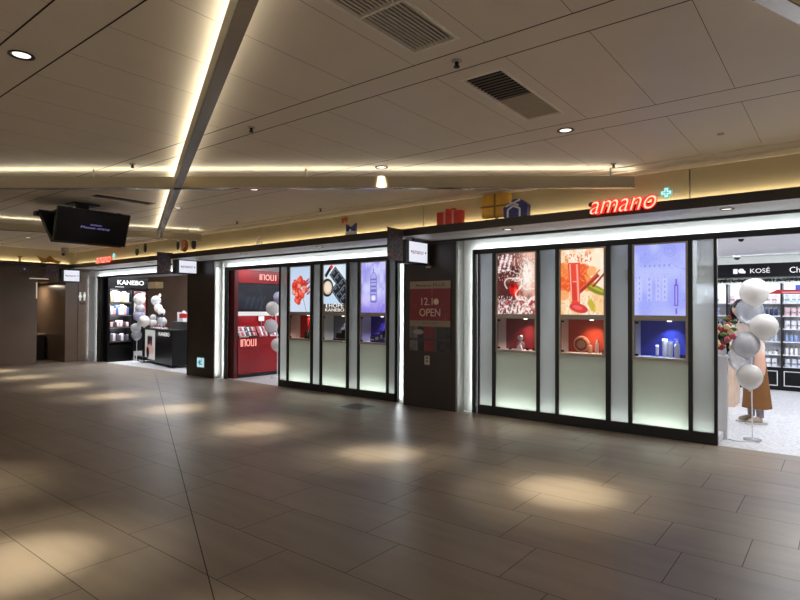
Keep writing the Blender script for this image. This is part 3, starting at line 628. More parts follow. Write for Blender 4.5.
# ------------------------------------------------------------------ downlights
def downlight(loc, label, power, ang=21, col=WARM, group=None):
    x, y, z = loc; t = thing('downlight', label, 'ceiling light', loc, group)
    MB().lathe([(.072, 0), (.075, -.006), (.058, -.006), (.055, .001)], loc, 28, cap=False).build('trim_ring', pm('dark_ring', (48, 44, 40), .35, .5), t)
    MB().lathe([(.055, -.0005), (.048, .0095)], loc, 24, cap=False).build('reflector', SILV, t)
    MB().lathe([(.049, -.002), (.049, .004)], loc, 24).build('lamp', em('lamp_glass', (255, 246, 232), 1.4), t)
    for e, g in (((power, ang), (power*.32, ang*2.0))):
        l = bpy.data.lights.new('downlight_spot', 'SPOT'); l.energy = e; l.spot_size = math.radians(g); l.spot_blend = 1.; l.color = col; l.shadow_soft_size = .03
        o = bpy.data.objects.new('downlight_spot', l); COL.objects.link(o); o.location = (x, y, z-.03)
PW = 720
downlight((-4.08, 1.29, ZC-.001), 'round ceiling downlight at the upper left corner of the picture', PW)
downlight((-1.93, 4.82, ZC-.001), 'round ceiling downlight beyond the right ceiling grille', PW)
downlight((-4.08, 4.83, ZC-.001), 'round ceiling downlight just above the level beam near its right half', PW)
for x in (-6.21, -8.33, -10.4, -12.55, -14.7, -16.6):
    downlight((x, 4.70 if x == -6.21 else 4.83, ZC-.001), {-6.21: 'round downlight hidden just behind the level suspended beam', -8.33: 'round downlight right of the hanging screens, near the diagonal beam', -10.4: 'round downlight over the gap right of the hanging screen', -12.55: 'round downlight above and behind the hanging screens', -14.7: 'round downlight over the floor before the black makeup counter', -16.6: 'farthest round downlight, before the brown left wall'}[x], PW*.9)
downlight((.2, 4.82, ZC-.001), 'round ceiling downlight beyond the right edge of the picture', PW*.5)
downlight((-6.21, 1.29, ZC-.001), 'round ceiling downlight beyond the left edge, over the left tiles', PW)
for x, y in ((-1.93, 1.29), (.2, 1.29), (2.3, 1.29), (2.33, 4.82), (-4.08, -2.26), (-1.93, -2.26), (.2, -2.26), (2.3, -2.26)):  # unseen lamps continuing the grid, added to brighten the ceiling
    downlight((x, y, ZC-.001), 'added unseen ceiling downlight outside the picture, above or behind the viewer', PW, group='downlights outside the picture')
for x, lab in ((-.98, 'round downlight in the canopy soffit above the right shop doorway'), (-3.6, 'round downlight in the canopy soffit above the gem poster'), (-7.3, 'round downlight in the canopy soffit above the makeup compact poster'), (-9.5, 'round downlight in the canopy soffit above the red makeup counter doorway'), (-13.2, 'right round soffit downlight before the black makeup counter'), (-15.9, 'left round soffit downlight before the black makeup counter')):
    downlight((x, 6.95, 2.699), lab, 60, 34, SOFT)
# cove strip behind the canopy edge (facade) and along the left wall
for a, b in ((-17.2, -11.5), (-11.5, -5.75), (-5.75, 0), (0, XR)):
    area_along('cove_strip', (a, 6.865, 2.818), (b, 6.865, 2.818), .025, 1.5*(b-a), WARM, (0, 1, .45))
area_along('cove_strip', (-17.225, -3, 2.818), (-17.225, 6.7, 2.818), .025, 1.5*9.7, WARM, (-1, 0, .45))

# ------------------------------------------------------------------ ceiling fittings
def vent(label, x0, x1, y0, y1, along, two_tone=False):
    t = thing('ceiling_vent', label, 'vent', ((x0+x1)/2, (y0+y1)/2, ZC)); z = ZC
    m = MB(); w = .02
    m.box(x0, x1, y0, y0+w, z-.006, z+.02); m.box(x0, x1, y1-w, y1, z-.006, z+.02); m.box(x0, x0+w, y0+w, y1-w, z-.006, z+.02); m.box(x1-w, x1, y0+w, y1-w, z-.006, z+.02)
    m.build('vent_frame', pm('vent_rim', (232, 222, 208), .45), t)
    MB().box(x0+w, x1-w, y0+w, y1-w, z+.10, z+.11).build('duct', GAP, t)
    if along == 'y':
        n = 11
        for i in range(n):
            xx = x0+w+(x1-x0-2*w)*(i+.5)/n
            MB().box(xx-.0026, xx+.0026, y0+w, y1-w, z-.002, z+.010).build('slat', CEIL, t)
        MB().box(x0+w, x1-w, y0+(y1-y0)*.52-.008, y0+(y1-y0)*.52+.008, z-.003, z+.02).build('cross_bar', CEIL, t)
    else:
        n = 22
        for i in range(n):
            yy = y0+w+(y1-y0-2*w)*(i+.5)/n; far = i >= n//2 and two_tone
            MB().obox(((x0+x1)/2, yy, z+.012), (1, 0, 0), (0, 1, .25 if not far else .06), (0, -.25 if not far else -.06, 1), (x1-x0)/2-w, .0195 if not far else .0238, .0015).build('slat', pm('dark_slat', (104, 92, 84), .5) if not far else pm('beige_slat', (168, 154, 130), .5), t)
vent('long ceiling grille at the top edge of the picture with lengthwise slats', -2.10, -1.765, 1.70, 2.80, 'y')
vent('ceiling grille with a dark half and a beige half', -2.10, -1.765, 3.32, 4.395, 'x', True)
vent('far narrow ceiling grille above the hanging screens', -8.54, -8.20, 3.53, 4.44, 'x')
SPK = [((-1.94, 3.04), 'small dark sprinkler head between the two ceiling grilles'), ((-4.09, 3.06), 'small dark sprinkler head right of the diagonal beam'), ((-6.2, 3.05), 'small dark sprinkler head left of the diagonal beam, above the level beam'), ((-1.96, 6.25), 'small dark sprinkler head near the fascia above the red shop sign'), ((-6.55, 6.25), 'small dark sprinkler head above the orange fascia ornament'), ((-8.75, 6.25), 'small dark sprinkler head near the fascia, next left of the orange ornament')]
for (x, y), lab in SPK:
    t = thing('sprinkler_head', lab, 'sprinkler', (x, y, ZC))
    MB().lathe([(.034, 0), (.034, -.006), (.012, -.012)], (x, y, ZC), 16).build('escutcheon', CHAMP, t)
    m = MB().lathe([(.013, -.010), (.013, -.035), (.020, -.040), (.020, -.046)], (x, y, ZC), 12); m.build('deflector', pm('dark_metal', (40, 34, 30), .4, .6), t)
tag(MB().lathe([(.03, 0), (.028, -.008), (.0, -.012)], (-.86, 5.77, ZC), 16).build('ceiling_sensor', CHAMP, loc=(-.86, 5.77, ZC)), 'tiny flat ceiling sensor at right, between grooves above the fascia', 'sensor')

# hanging twin screens
t = thing('ceiling_screens', 'pair of black screens hung from the ceiling back to back', 'screen', (-9.2, 3.85, ZC))
def screen(xt, xb, y0, y1, sgn, nm):
    zt, zb = 3.05, 2.565; a = Vector((xt, 0, zt)); b = Vector((xb, 0, zb)); up = (a-b).normalized(); nrm = Vector((up.z, 0, -up.x))*sgn
    c = (a+b)/2+Vector((0, (y0+y1)/2, 0)); h = (a-b).length/2
    pnl = MB().obox(c-nrm*.03, (0, 1, 0), nrm, up, (y1-y0)/2, .03, h).build(nm, BLACK, t)
    MB().obox(c+nrm*.001, (0, 1, 0), nrm, up, (y1-y0)/2-.018, .0015, h-.018).build('display', pm('dark_screen', (8, 8, 12), .12, 0, 0), pnl)
    return c, nrm, up
c, nrm, up = screen(-8.82, -9.0, 3.28, 4.32, 1, 'screen_panel')
screen(-9.66, -9.14, 3.30, 4.32, -1, 'screen_panel')
m = MB(); m.box(-9.70, -8.84, 3.42, 3.48, 3.03, 3.07); m.box(-9.70, -8.84, 4.12, 4.18, 3.03, 3.07); m.box(-9.74, -9.62, 3.27, 3.50, 3.0, 3.07); m.box(-9.34, -9.22, 3.72, 3.86, 3.02, ZC); m.box(-9.45, -9.10, 3.60, 3.98, ZC-.015, ZC); m.box(-9.31, -9.25, 3.4, 4.2, 3.03, 3.07)
m.build('ceiling_bracket', BLACK, t)
lil = em('lilac_screen_text', (150, 140, 214), .6)
for s, w, h, dz, dy in (('amano', .16, .022, .03, .52), ('Please enjoy', .42, .045, -.03, .46)):
    cu = text('screen_text', s, lil, t, (0, 0, 0), '+x', width=w, height=h, extrude=.001)
    # lay the lettering on the tilted display
    base = c+nrm*.003+up*dz
    R_ = Matrix(((nrm.x, 0, up.x), (0, 1, 0), (nrm.z, 0, up.z)))
    for v in cu.data.vertices:
        p = v.co+Vector(t['_w']); q = Vector((p.x, p.y-w/2+.03, p.z)); v.co = base+R_@q-Vector(t['_w'])

# security camera under the ceiling, left
t = thing('security_camera', 'small beige security camera under the ceiling at far left', 'camera', (-16.4, 6.27, ZC))
MB().box(-16.47, -16.33, 6.2, 6.34, ZC-.10, ZC, ch=.01).build('mount', CHAMP, t)
MB().obox((-16.36, 6.22, ZC-.16), (1, -.5, -.2), (.5, 1, 0), (.2, 0, 1), .13, .05, .05).build('housing', CHAMP, t)
MB().lathe([(.036, 0), (.036, .02)], (-16.245, 6.165, ZC-.19), 14, axis='X').build('lens', BLACKG, t)

# ------------------------------------------------------------------ shop sign, banners and box signs
def flat_y(poly, d0, d1): return MB().prism(poly, d0, d1, 'XZ')
REDS = em('red_sign_letter', (236, 44, 34), 1.1); TEAL = em('teal_sign', (70, 196, 190), 1.); WHS = em('white_sign_edge', (240, 250, 248), 1.1)
def amano(x0, x1, z0, z1, label):
    t = thing('shop_sign', label, 'sign', ((x0+x1)/2, 6.69, z0)); w = x1-x0; h = z1-z0
    text('sign_letters', 'amano', REDS, t, (x0+.04*w, 6.665, z0+.03*h), '-y', width=.80*w, height=.70*h, extrude=.03, shear=.35, bold=.045)
    text('sign_letter_face', 'amano', em('pale_letter_core', (255, 226, 190), 1.), t, (x0+.045*w, 6.634, z0+.05*h), '-y', width=.79*w, height=.62*h, extrude=.001, shear=.35, bold=-.012) 
    # swash at the foot of the first letter
    pts = [(x0+w*(.05+.12*q), 6.65, z0+h*(.06+.26*(1-q)**2-.05*math.sin(PI*q))) for q in np.linspace(0, 1, 9)]
    MB().tube(pts, .014, 8).build('swash', REDS, t)
    MB().ball((x0+.045*w, 6.66, z0+.57*h), .11*h*1.1, n=12, sq=(1, .5, 1)).build('dot', pm('brown_dot', (92, 74, 58), .5), t, label='brown ball over the first letter')
    cxx, cz, r = x0+.935*w, z0+.74*h, .062*w*1.0
    def plus(r, k): return [(cxx-k, cz-r), (cxx+k, cz-r), (cxx+k, cz-k), (cxx+r, cz-k), (cxx+r, cz+k), (cxx+k, cz+k), (cxx+k, cz+r), (cxx-k, cz+r), (cxx-k, cz+k), (cxx-r, cz+k), (cxx-r, cz-k), (cxx-k, cz-k)]
    flat_y(plus(r, r*.42), 6.66, 6.69).build('plus_mark', TEAL, t, label='teal plus sign')
    flat_y(plus(r*.82, r*.26), 6.655, 6.66).build('plus_edge', WHS, t); flat_y(plus(r*.62, r*.12), 6.65, 6.655).build('plus_core', TEAL, t)
    MB().box(x0+.02*w, x1-.08*w, 6.675, 6.68, z0+.68*h, z0+.69*h).build('sign_rail', BLACK, t)
amano(-2.40, -1.46, 2.725, 2.955, 'large red italic shop sign with teal plus on the canopy edge, right')
amano(-15.45, -14.4, 2.745, 2.975, 'small far red italic shop sign with teal plus above the black makeup shop')

def box_sign(xf, y0, y1, z0, z1, label):
    t = thing('box_sign', label, 'sign', (xf-.08, (y0+y1)/2, 2.70))
    MB().box(xf-.16, xf, y0, y1, z0, z1, ch=.008).build('sign_case', BLACK, t)
    fy0, fy1 = y0+.14*(y1-y0)+.0, y1-.03
    fc = MB().box(xf, xf+.006, fy0, fy1, z0+.03, z1-.02).build('lit_face', em('sign_face', (226, 228, 240), 1.), t)
    text('sign_text', 'amano', pm('sign_red', (196, 60, 70), .5), fc, (xf+.0065, fy0+.16*(fy1-fy0), z0+.43*(z1-z0)), '+x', width=.62*(fy1-fy0), height=.05, extrude=.001, shear=.3)
    for q in (.12, .90): MB().ball((xf+.008, fy0+q*(fy1-fy0), z0+.52*(z1-z0)), .016, n=8, sq=(.3, 1, 1)).build('dot', BLACK, fc)
    MB().tube([(xf-.08, (y0+y1)/2, z1-.01), (xf-.08, (y0+y1)/2, 2.702)], .02, 10).build('bracket', BLACK, t)
box_sign(-5.20, 6.74, 7.32, 2.30, 2.66, 'lit white box sign under the canopy at the poster pillar')
box_sign(-11.80, 6.82, 7.35, 2.375, 2.70, 'lit white box sign under the canopy at the pillar with the exit sign')
box_sign(-17.02, 6.42, 6.92, 2.31, 2.66, 'farthest lit white box sign, at the left wall')
def night(seed):
    def fn(U, V, a):
        n1, n2 = noise(U.shape, 7, seed), noise(U.shape, 20, seed+1)
        C = full(U, (40, 32, 38)); C = over(C, np.clip(n2*1.6-.9, 0, .8), (106, 84, 92)); C = over(C, np.clip(n1*1.6-1, 0, .6), (92, 40, 44)); C = over(C, (V < .35)*np.clip(n2*1.4-.6, 0, .7), (120, 72, 56))
        C = over(C, (np.abs(np.sin(U*26)) > .8)*(V > .35)*(V < .85)*(n2 > .45)*.5, (84, 90, 110)); return np.clip(C*1.3, 0, 255)
    return fn
def banner(x, y0, y1, z0, z1, seed, label):
    t = thing('hanging_banner', label, 'banner', (x, (y0+y1)/2, z1))
    MB().box(x-.006, x, y0, y1, z0, z1-.02).build('cloth', pm('banner_back', (36, 30, 34), .7), t)
    paint('printed_front', night(seed), PRINT, t, y0, y1, z0, z1-.02, x+.002, 40, '+x')
    MB().tube([(x-.003, y0-.01, z1-.01), (x-.003, 6.72, z1-.01)], .009, 8).build('pole', BLACK, t)
banner(-5.20, 6.30, 6.665, 2.32, 2.80, 31, 'dark patterned banner beside the box sign of the poster pillar')
banner(-11.78, 6.36, 6.68, 2.38, 2.83, 41, 'dark patterned banner beside the box sign of the exit sign pillar')
t = thing('hanging_banner', 'small dark banner hung from the canopy at the left wall', 'banner', (-17.0, 6.17, 2.75))
MB().box(-17.01, -17.0, 6.03, 6.31, 2.44, 2.75).build('cloth', pm('banner_back', (0, 0, 0)), t); paint('printed_front', night(51), PRINT, t, 6.03, 6.31, 2.44, 2.75, -16.998, 30, '+x')
MB().tube([(-17.005, 6.0, 2.755), (-17.005, 6.34, 2.755)], .008, 8).build('pole', BLACK, t)

# poster on the pillar
t = thing('opening_poster', 'dark red opening announcement poster on the brown pillar', 'poster', (-5.245, 7.45, .915)); x0, x1, zz0, zz1 = -5.65, -4.845, .92, 2.055
def P_open(U, V, a):
    n = noise(U.shape, 14, 5); C = full(U, (122, 14, 20)); C = over(C, (V > .895)*1., (150, 132, 112)); C = over(C, (V < .43)*(V > .355)*1., (140, 122, 104))
    L = V <= .355; C = over(C, L*1., (20, 18, 20)); C = over(C, L*(U < .22)*1., (104, 100, 98)); C = over(C, L*(U > .36)*(U < .62)*1., (120, 22, 28)); C = over(C, L*(U > .62)*(U < .68)*1., (70, 70, 74)); C = over(C, L*(n > .62)*.5, (70, 60, 66)); C = over(C, L*(np.abs(V-.16) < .012)*1., (52, 46, 48))
    C = over(C, L*blob(U, V, a, .22, .27, .14, .05, .3), (150, 140, 134)); C = over(C, (V > .43)*(V < .895)*(noise(U.shape, 34, 8) > .86)*.5, (170, 120, 70)); return C
MB().box(x0, x1, 7.436, 7.4495, zz0, zz1).build('board', BLACK, t); paint('poster_print', P_open, PRINT, t, x0, x1, zz0, zz1, 7.435, 50)
lt = pm('pale_pink_ink', (222, 190, 176), .5); db = pm('dark_ink', (50, 36, 30), .5)
text('poster_text', 'Amano PLUS', db, t, (-5.245, 7.4345, 1.965), '-y', width=.58, height=.05, extrude=.0008, align='C')
text('poster_text', '12.1', lt, t, (-5.30, 7.4345, 1.665), '-y', width=.22, height=.12, extrude=.0008, align='C')
MB().lathe([(.05, 0), (.05, .0008)], (-5.12, 7.4337, 1.72), 20, axis='Y').build('weekday_disc', lt, t)
text('poster_text', 'OPEN', lt, t, (-5.245, 7.4345, 1.485), '-y', width=.41, height=.125, extrude=.0008, align='C')
text('poster_text', 'amano plus', db, t, (-5.245, 7.4345, 1.36), '-y', width=.30, height=.028, extrude=.0008, align='C')
t = thing('wall_outlet', 'small steel switch plate on the pillar below the opening poster', 'outlet', (-5.30, 7.45, .71))
MB().box(-5.35, -5.25, 7.44, 7.4495, .70, .845, ch=.003).build('plate', CHAMP, t); MB().lathe([(.016, 0), (.016, .004)], (-5.30, 7.437, .755), 14, axis='Y').build('socket', BLACK, t); MB().box(-5.315, -5.285, 7.437, 7.44, .795, .825).build('switch', BLACK, t)
t = thing('spot_lamp_small', 'small pale spotlight on the pillar under the box sign', 'light', (-5.26, 7.44, 2.3))
MB().box(-5.31, -5.21, 7.41, 7.4495, 2.27, 2.30, ch=.006).build('housing', CHAMP, t); MB().box(-5.30, -5.22, 7.402, 7.412, 2.268, 2.274).build('lens', WHITE, t)
# emergency exit sign on the far pillar
t = thing('exit_sign', 'small lit white and teal exit arrow sign low on the pillar', 'sign', (-11.75, 7.45, .2))
MB().box(-11.90, -11.60, 7.425, 7.4495, .205, .465, ch=.004).build('sign_case', CHAMP, t); MB().box(-11.885, -11.615, 7.418, 7.4255, .23, .44).build('lit_face', em('exit_face', (190, 226, 232), 1.), t)
m = MB().prism([(-11.84, .335), (-11.76, .41), (-11.76, .365), (-11.74, .365), (-11.74, .305), (-11.76, .305), (-11.76, .26)], 7.414, 7.418); m.box(-11.74, -11.68, 7.414, 7.418, .355, .385); m.box(-11.74, -11.66, 7.414, 7.418, .285, .315); m.ball((-11.70, 7.416, .41), .018, n=8, sq=(1, .2, 1))
m.build('arrow', em('exit_teal', (20, 150, 160), .9), t)
t = thing('key_switch', 'tiny key switch at mid height on the pillar with the exit sign', 'switch', (-11.78, 7.45, 1.2)); MB().box(-11.80, -11.76, 7.442, 7.4495, 1.17, 1.26).build('plate', DBROWN, t); MB().lathe([(.01, 0), (.01, .004)], (-11.78, 7.438, 1.215), 10, axis='Y').build('keyhole', STEEL, t)
# toilet sign on the left wall
t = thing('toilet_sign', 'white toilet pictogram of two figures on the left wall', 'sign', (-17.84, 7.27, 1.93)); wm = em('pictogram_white', (225, 225, 222), .8)
def fig(yc, skirt):
    m = MB(); m.ball((-17.824, yc, 2.03), .026, n=10, sq=(.2, 1, 1))
    if skirt: m.prism([(yc-.02, 2.0), (yc+.02, 2.0), (yc+.055, 1.90), (yc-.055, 1.90)], -17.829, -17.822, 'YZ')
    else: m.prism([(yc-.04, 2.0), (yc+.04, 2.0), (yc+.03, 1.90), (yc-.03, 1.90)], -17.829, -17.822, 'YZ')
    m.prism([(yc-.022, 1.90), (yc-.004, 1.90), (yc-.004, 1.81), (yc-.022, 1.81)], -17.829, -17.822, 'YZ'); m.prism([(yc+.004, 1.90), (yc+.022, 1.90), (yc+.022, 1.81), (yc+.004, 1.81)], -17.829, -17.822, 'YZ')
    m.build('figure', wm, t)
fig(7.25, True); fig(7.37, False); MB().box(-17.83, -17.826, 7.24, 7.40, 1.69, 1.75).build('small_plate', BLACK, t)
# doorway recess: light strips and pale door panel
t = thing('recess_light', 'thin L shaped white light line at the left wall doorway', 'light', (-17.8, 6.1, 2.3)); MB().box(-17.85, -17.835, 5.92, 6.40, 2.40, 2.42).build('top_tube', em('dim_tube', (214, 196, 176), .8), t); MB().box(-17.85, -17.835, 6.09, 6.115, 1.85, 2.30).build('side_tube', em('dim_tube', (0, 0, 0)), t)
t = thing('corridor_mirror', 'pale tall mirror at the back of the left wall doorway', 'mirror', (-20.44, 6.5, .0)); MB().box(-20.449, -20.42, 6.55, 6.85, 1.0, 2.2).build('mirror_pane', pm('pale_mirror', (150, 132, 108), .3), t); MB().box(-20.449, -20.43, 6.52, 6.86, .95, 1.0).build('shelf', CHAMP, t)
t = thing('corridor_bench', 'low dark ledge with a pale edge inside the left wall doorway', 'bench', (-19.6, 6.4, 0)); MB().box(-20.40, -19.2, 6.2, 6.80, .0, .75).build('base', DBROWN, t); MB().box(-20.42, -19.18, 6.18, 6.84, .75, .79).build('top', CHAMP, t)

# floor inspection plate
t = thing('floor_plate', 'dark square inspection plate set in the tiles before the left shopfront', 'floor plate', (-6.26, 6.82, 0))
m = MB(); m.box(-6.48, -6.04, 6.60, 7.04, .0005, .003); m.build('plate', pm('floor_plate_steel', (78, 76, 74), .45, .6), t)
m = MB(); [m.box(*q) for q in ((-6.5, -6.02, 6.58, 6.60, .0005, .004), (-6.5, -6.02, 7.04, 7.06, .0005, .004), (-6.5, -6.48, 6.6, 7.04, .0005, .004), (-6.04, -6.02, 6.6, 7.04, .0005, .004))]; m.build('rim', STEEL, t)

# ------------------------------------------------------------------ ornaments on the fascia ledge
ZL = 2.812
def gift(label, x0, x1, h, body, rib, nr, y=6.76, tilt=0., z0=ZL, rnd=.012, hexa=False):
    t = thing('gift_box', label, 'ornament', ((x0+x1)/2, y, z0)); w = x1-x0; d = .05
    if hexa:
        cxx = (x0+x1)/2; P = [(x0, z0), (x1, z0), (x1+.01, z0+h*.62), (cxx+w*.22, z0+h*.96), (cxx-.02, z0+h), (x0-.01, z0+h*.55)]
        MB().prism(P, y-d, y+d).build('box', body, t)
        m = MB()
        def strip(a, b): 
            a, b = Vector((a[0], y-d-.003, a[1])), Vector((b[0], y-d-.003, b[1])); u = (b-a).normalized(); m.obox((a+b)/2, u, (0, 1, 0), u.cross(Vector((0, 1, 0))), (b-a).length/2, .003, .012)
        strip((x0+w*.18, z0), (x0+w*.18, z0+h*.42)); strip((x0+w*.18, z0+h*.42), (cxx-.03, z0+h*.62)); strip((cxx-.03, z0+h*.62), (cxx+w*.20, z0+h*.45)); strip((cxx+w*.2, z0+h*.45), (cxx+w*.2, z0)); strip((cxx-w*.25, z0+h*.86), (cxx+w*.15, z0+h*.62)); strip((x0+.03, z0+h*.62), (cxx+w*.22, z0+h*.93))
        m.build('ribbon', rib, t); return t
    b = MB().box(x0, x1, y-d, y+d, z0, z0+h, ch=rnd).build('box', body, t)
    for k in range(nr):
        xx = x0+w*(k+1)/(nr+1); MB().box(xx-.014, xx+.014, y-d-.006, y+d+.004, z0, z0+h+.006).build('ribbon', rib, t)
    if nr == 1: MB().box(x0-.004, x1+.004, y-d-.004, y+d+.004, z0+h*.42, z0+h*.50).build('ribbon', rib, t)
    m = MB()
    for s in (-1, 1): m.ball(((x0+x1)/2+s*.05, y, z0+h+.02), .04, n=8, sq=(1.3, .5, .7))
    m.build('bow', body if nr != 1 else rib, t); return t
REDG = pm('red_card', (214, 66, 50), .55, 0, .15, 20); GOLD = pm('gold_card', (246, 190, 78), .5, 0, .15, 14); NAVY = pm('navy_card', (52, 56, 128), .4, 0, .2, 20); PINKR = pm('pink_ribbon2', (224, 160, 150), .5); OLIVE = pm('olive_ribbon', (150, 116, 40), .5); SILR = pm('silver_ribbon', (232, 232, 240), .35)
gift('red gift box ornament with pink ribbons on the fascia ledge', -4.62, -4.20, .19, REDG, PINKR, 2)
t = gift('golden gift box ornament, largest on the fascia ledge', -3.93, -3.48, .33, GOLD, OLIVE, 1, y=6.82, z0=2.85, rnd=.045); 
MB().box(-3.72, -3.68, 6.81, 6.83, 2.80, 2.86).build('stand', CHAMP, t)
gift('navy gift box ornament with silver ribbons on the fascia ledge', -3.52, -3.19, .235, NAVY, SILR, 1, y=6.70+.03, hexa=True)
# small navy bow ornament, orange tag, faint star
t = thing('bow_ornament', 'small navy ornament with two pointed ears and silver foot, on the ledge', 'ornament', (-6.34, 6.75, ZL))
MB().prism([(-6.43, ZL+.06), (-6.25, ZL+.06), (-6.235, ZL+.185), (-6.31, ZL+.13), (-6.36, ZL+.13), (-6.44, ZL+.185)], 6.72, 6.78).build('bow', NAVY, t)
MB().prism([(-6.46, ZL), (-6.22, ZL), (-6.27, ZL+.06), (-6.41, ZL+.06)], 6.715, 6.785).build('foot', SILR, t); MB().ball((-6.34, 6.72, ZL+.075), .022, n=8).build('knot', SILR, t)
t = thing('hanging_tag', 'small orange paper ornament hung high on the fascia', 'ornament', (-6.65, 6.90, 3.15))
MB().prism([(-6.72, 3.14), (-6.58, 3.15), (-6.60, 3.06), (-6.64, 3.11), (-6.69, 3.05)], 6.895, 6.915).build('paper', pm('orange_paper', (176, 84, 30), .6), t); MB().tube([(-6.65, 6.905, 3.14), (-6.65, 6.905, ZC-.02)], .002, 6).build('thread', BLACK, t)
t = thing('star_ornament', 'faint pale wire star ornament above the red makeup shop', 'ornament', (-8.78, 6.75, 2.85))
m = MB()
for k in range(6): m.tube([(-8.78, 6.75, 2.885), (-8.78+.075*math.cos(k*PI/3+.3), 6.75, 2.885+.075*math.sin(k*PI/3+.3))], .007, 6)
m.build('rays', SILR, t); MB().ball((-8.78, 6.75, 2.885), .014, n=8).build('centre', NAVY, t); MB().tube([(-8.78, 6.75, ZL), (-8.78, 6.75, 2.88)], .004, 6).build('stem', SILR, t)
def drop(label, x, z, rx, rz, mat, band=None):
    t = thing('bauble', label, 'ornament', (x, 6.75, z)); MB().ball((x, 6.75, z), 1, n=12, sq=(rx, .03, rz)).build('bulb', mat, t)
    MB().lathe([(.018, 0), (.018, .03)], (x, 6.75, z+rz-.006), 10).build('cap', SILR, t); MB().tube([(x, 6.75, z+rz+.02), (x, 6.75, ZC-.02)], .002, 6).build('thread', BLACK, t)
    if band is not None: MB().lathe([(rx*1.01, -.02), (rx*1.03, .0), (rx*1.01, .02)], (0, 0, 0), 20, cap=False).build('band', band, t).location = Vector((0, 0, 0)) if False else None
drop('green bauble hanging above the black makeup shop', -13.45, 2.955, .085, .09, pm('green_foil', (66, 104, 46), .4, .3, .2))
drop('dark leaf shaped bauble next to the green bauble', -13.06, 3.03, .06, .115, pm('dark_foil', (48, 44, 46), .4, .3, .2))
drop('dark oval bauble left of the orange striped bauble', -11.62, 2.99, .05, .10, pm('slate_foil', (70, 66, 62), .4, .3, .2))
drop('dark round bauble right of the orange striped bauble', -10.98, 2.975, .085, .115, pm('plum_foil', (56, 50, 58), .4, .3, .2))
t = thing('bauble', 'large orange striped bauble between two dark baubles', 'ornament', (-11.29, 6.72, 2.96)); MB().ball((-11.29, 6.72, 2.96), 1, n=14, sq=(.125, .04, .13)).build('bulb', pm('orange_foil', (176, 82, 44), .4, .2, .2), t)
for dz in (-.05, .03): MB().obox((-11.29, 6.678, 2.96+dz), (1, 0, .7), (0, 1, 0), (-.7, 0, 1), .085, .006, .012).build('stripe', pm('cream_stripe', (214, 180, 150), .5), t)
MB().tube([(-11.29, 6.72, 3.08), (-11.29, 6.72, ZC-.02)], .002, 6).build('thread', BLACK, t)
# left wall ornaments
t = thing('gold_star', 'large folded golden star ornament on the left wall ledge', 'ornament', (-17.12, 6.15, ZL))
m = MB(); c = Vector((-17.13, 6.15, 2.90)); tips = [(-.33, .11), (-.08, .03), (.02, .13), (.12, .03), (.30, -.02), (.26, -.085), (.02, -.06), (-.18, -.085)]
vs = [c+Vector((.03, 0, 0))]+[c+Vector((0, a, b)) for a, b in tips]+[c+Vector((-.03, 0, 0))]; n = len(tips)
m.add(vs, [(0, 1+i, 1+(i+1) % n) for i in range(n)]+[(n+1, 1+(i+1) % n, 1+i) for i in range(n)]); m.build('star', pm('gold_foil', (170, 120, 36), .35, .4, .2), t); MB().tube([(-17.13, 6.15, ZL), (-17.13, 6.15, 2.88)], .006, 6).build('stem', OLIVE, t)
t = thing('snowflake', 'dark grey blue snowflake ornament hung below the left canopy', 'ornament', (-16.98, 5.51, 2.61)); m = MB()
for k in range(8): m.tube([(-16.98, 5.51, 2.61), (-16.98, 5.51+.14*math.cos(k*PI/4), 2.61+.11*math.sin(k*PI/4))], [.022, .006], 6)
m.build('rays', pm('slate_blue', (78, 80, 96), .5), t); MB().ball((-16.98, 5.51, 2.61), .03, n=8).build('centre', SILR, t); MB().tube([(-16.98, 5.51, 2.62), (-16.98, 5.51, 2.70), (-17.06, 5.51, 2.75)], .003, 6).build('thread', BLACK, t)
for yy, lab in ((4.95, 'tiny brown paper ornament left of the golden star, nearer the picture edge'), (5.45, 'tiny brown paper ornament left of the golden star, nearer the star')):
    t = thing('paper_ornament', lab, 'ornament', (-17.12, yy, ZL)); MB().prism([(yy-.03, ZL), (yy+.03, ZL), (yy+.01, ZL+.07), (yy+.07, ZL+.15), (yy-.06, ZL+.15), (yy-.01, ZL+.07)], -17.14, -17.12, 'YZ').build('paper', OLIVE, t); MB().box(-17.15, -17.11, yy-.04, yy+.04, ZL, ZL+.01).build('base', CHAMP, t)

# ------------------------------------------------------------------ black makeup shop (left)
XK = -16.95
t = thing('makeup_wall_unit', 'tall black makeup shelf unit with white lettering on its header', 'shelf unit', (XK-.25, 8.2, 0))
m = MB(); m.box(XK-.55, XK, 7.66, 8.86, 2.16, 2.50); m.box(XK-.55, XK-.45, 7.66, 8.86, 0, 2.2); m.box(XK-.5, XK, 7.66, 7.72, 0, 2.2); m.box(XK-.5, XK, 8.36, 8.42, 0, 2.2); m.box(XK-.5, XK, 8.82, 8.86, 0, 2.2); m.build('carcass', BLACKG, t)
MB().box(XK-.5, XK-.005, 7.72, 8.36, 0, .50).build('cupboard', BLACKG, t)
for zz in (.58, 1.00, 1.36, 1.74):
    s_ = MB().box(XK-.46, XK-.02, 7.72, 8.36, zz, zz+.03).build('shelf', BLACK, t); MB().box(XK-.03, XK-.018, 7.72, 8.36, zz-.005, zz+.018).build('price_rail', STEEL, s_)
area_along('shelf_light', (XK-.06, 7.74, 2.13), (XK-.06, 8.34, 2.13), .03, 22, SHOPW, (-.4, 0, -1)); area_along('shelf_light', (XK-.06, 7.74, .98), (XK-.06, 8.34, .98), .03, 8, SHOPW, (-.4, 0, -1))
area_along('shelf_light', (XK-.06, 7.74, 1.34), (XK-.06, 8.34, 1.34), .03, 9, SHOPW, (-.4, 0, -1))
area_along('shelf_light', (XK-.06, 7.74, 1.72), (XK-.06, 8.34, 1.72), .03, 9, SHOPW, (-.4, 0, -1))
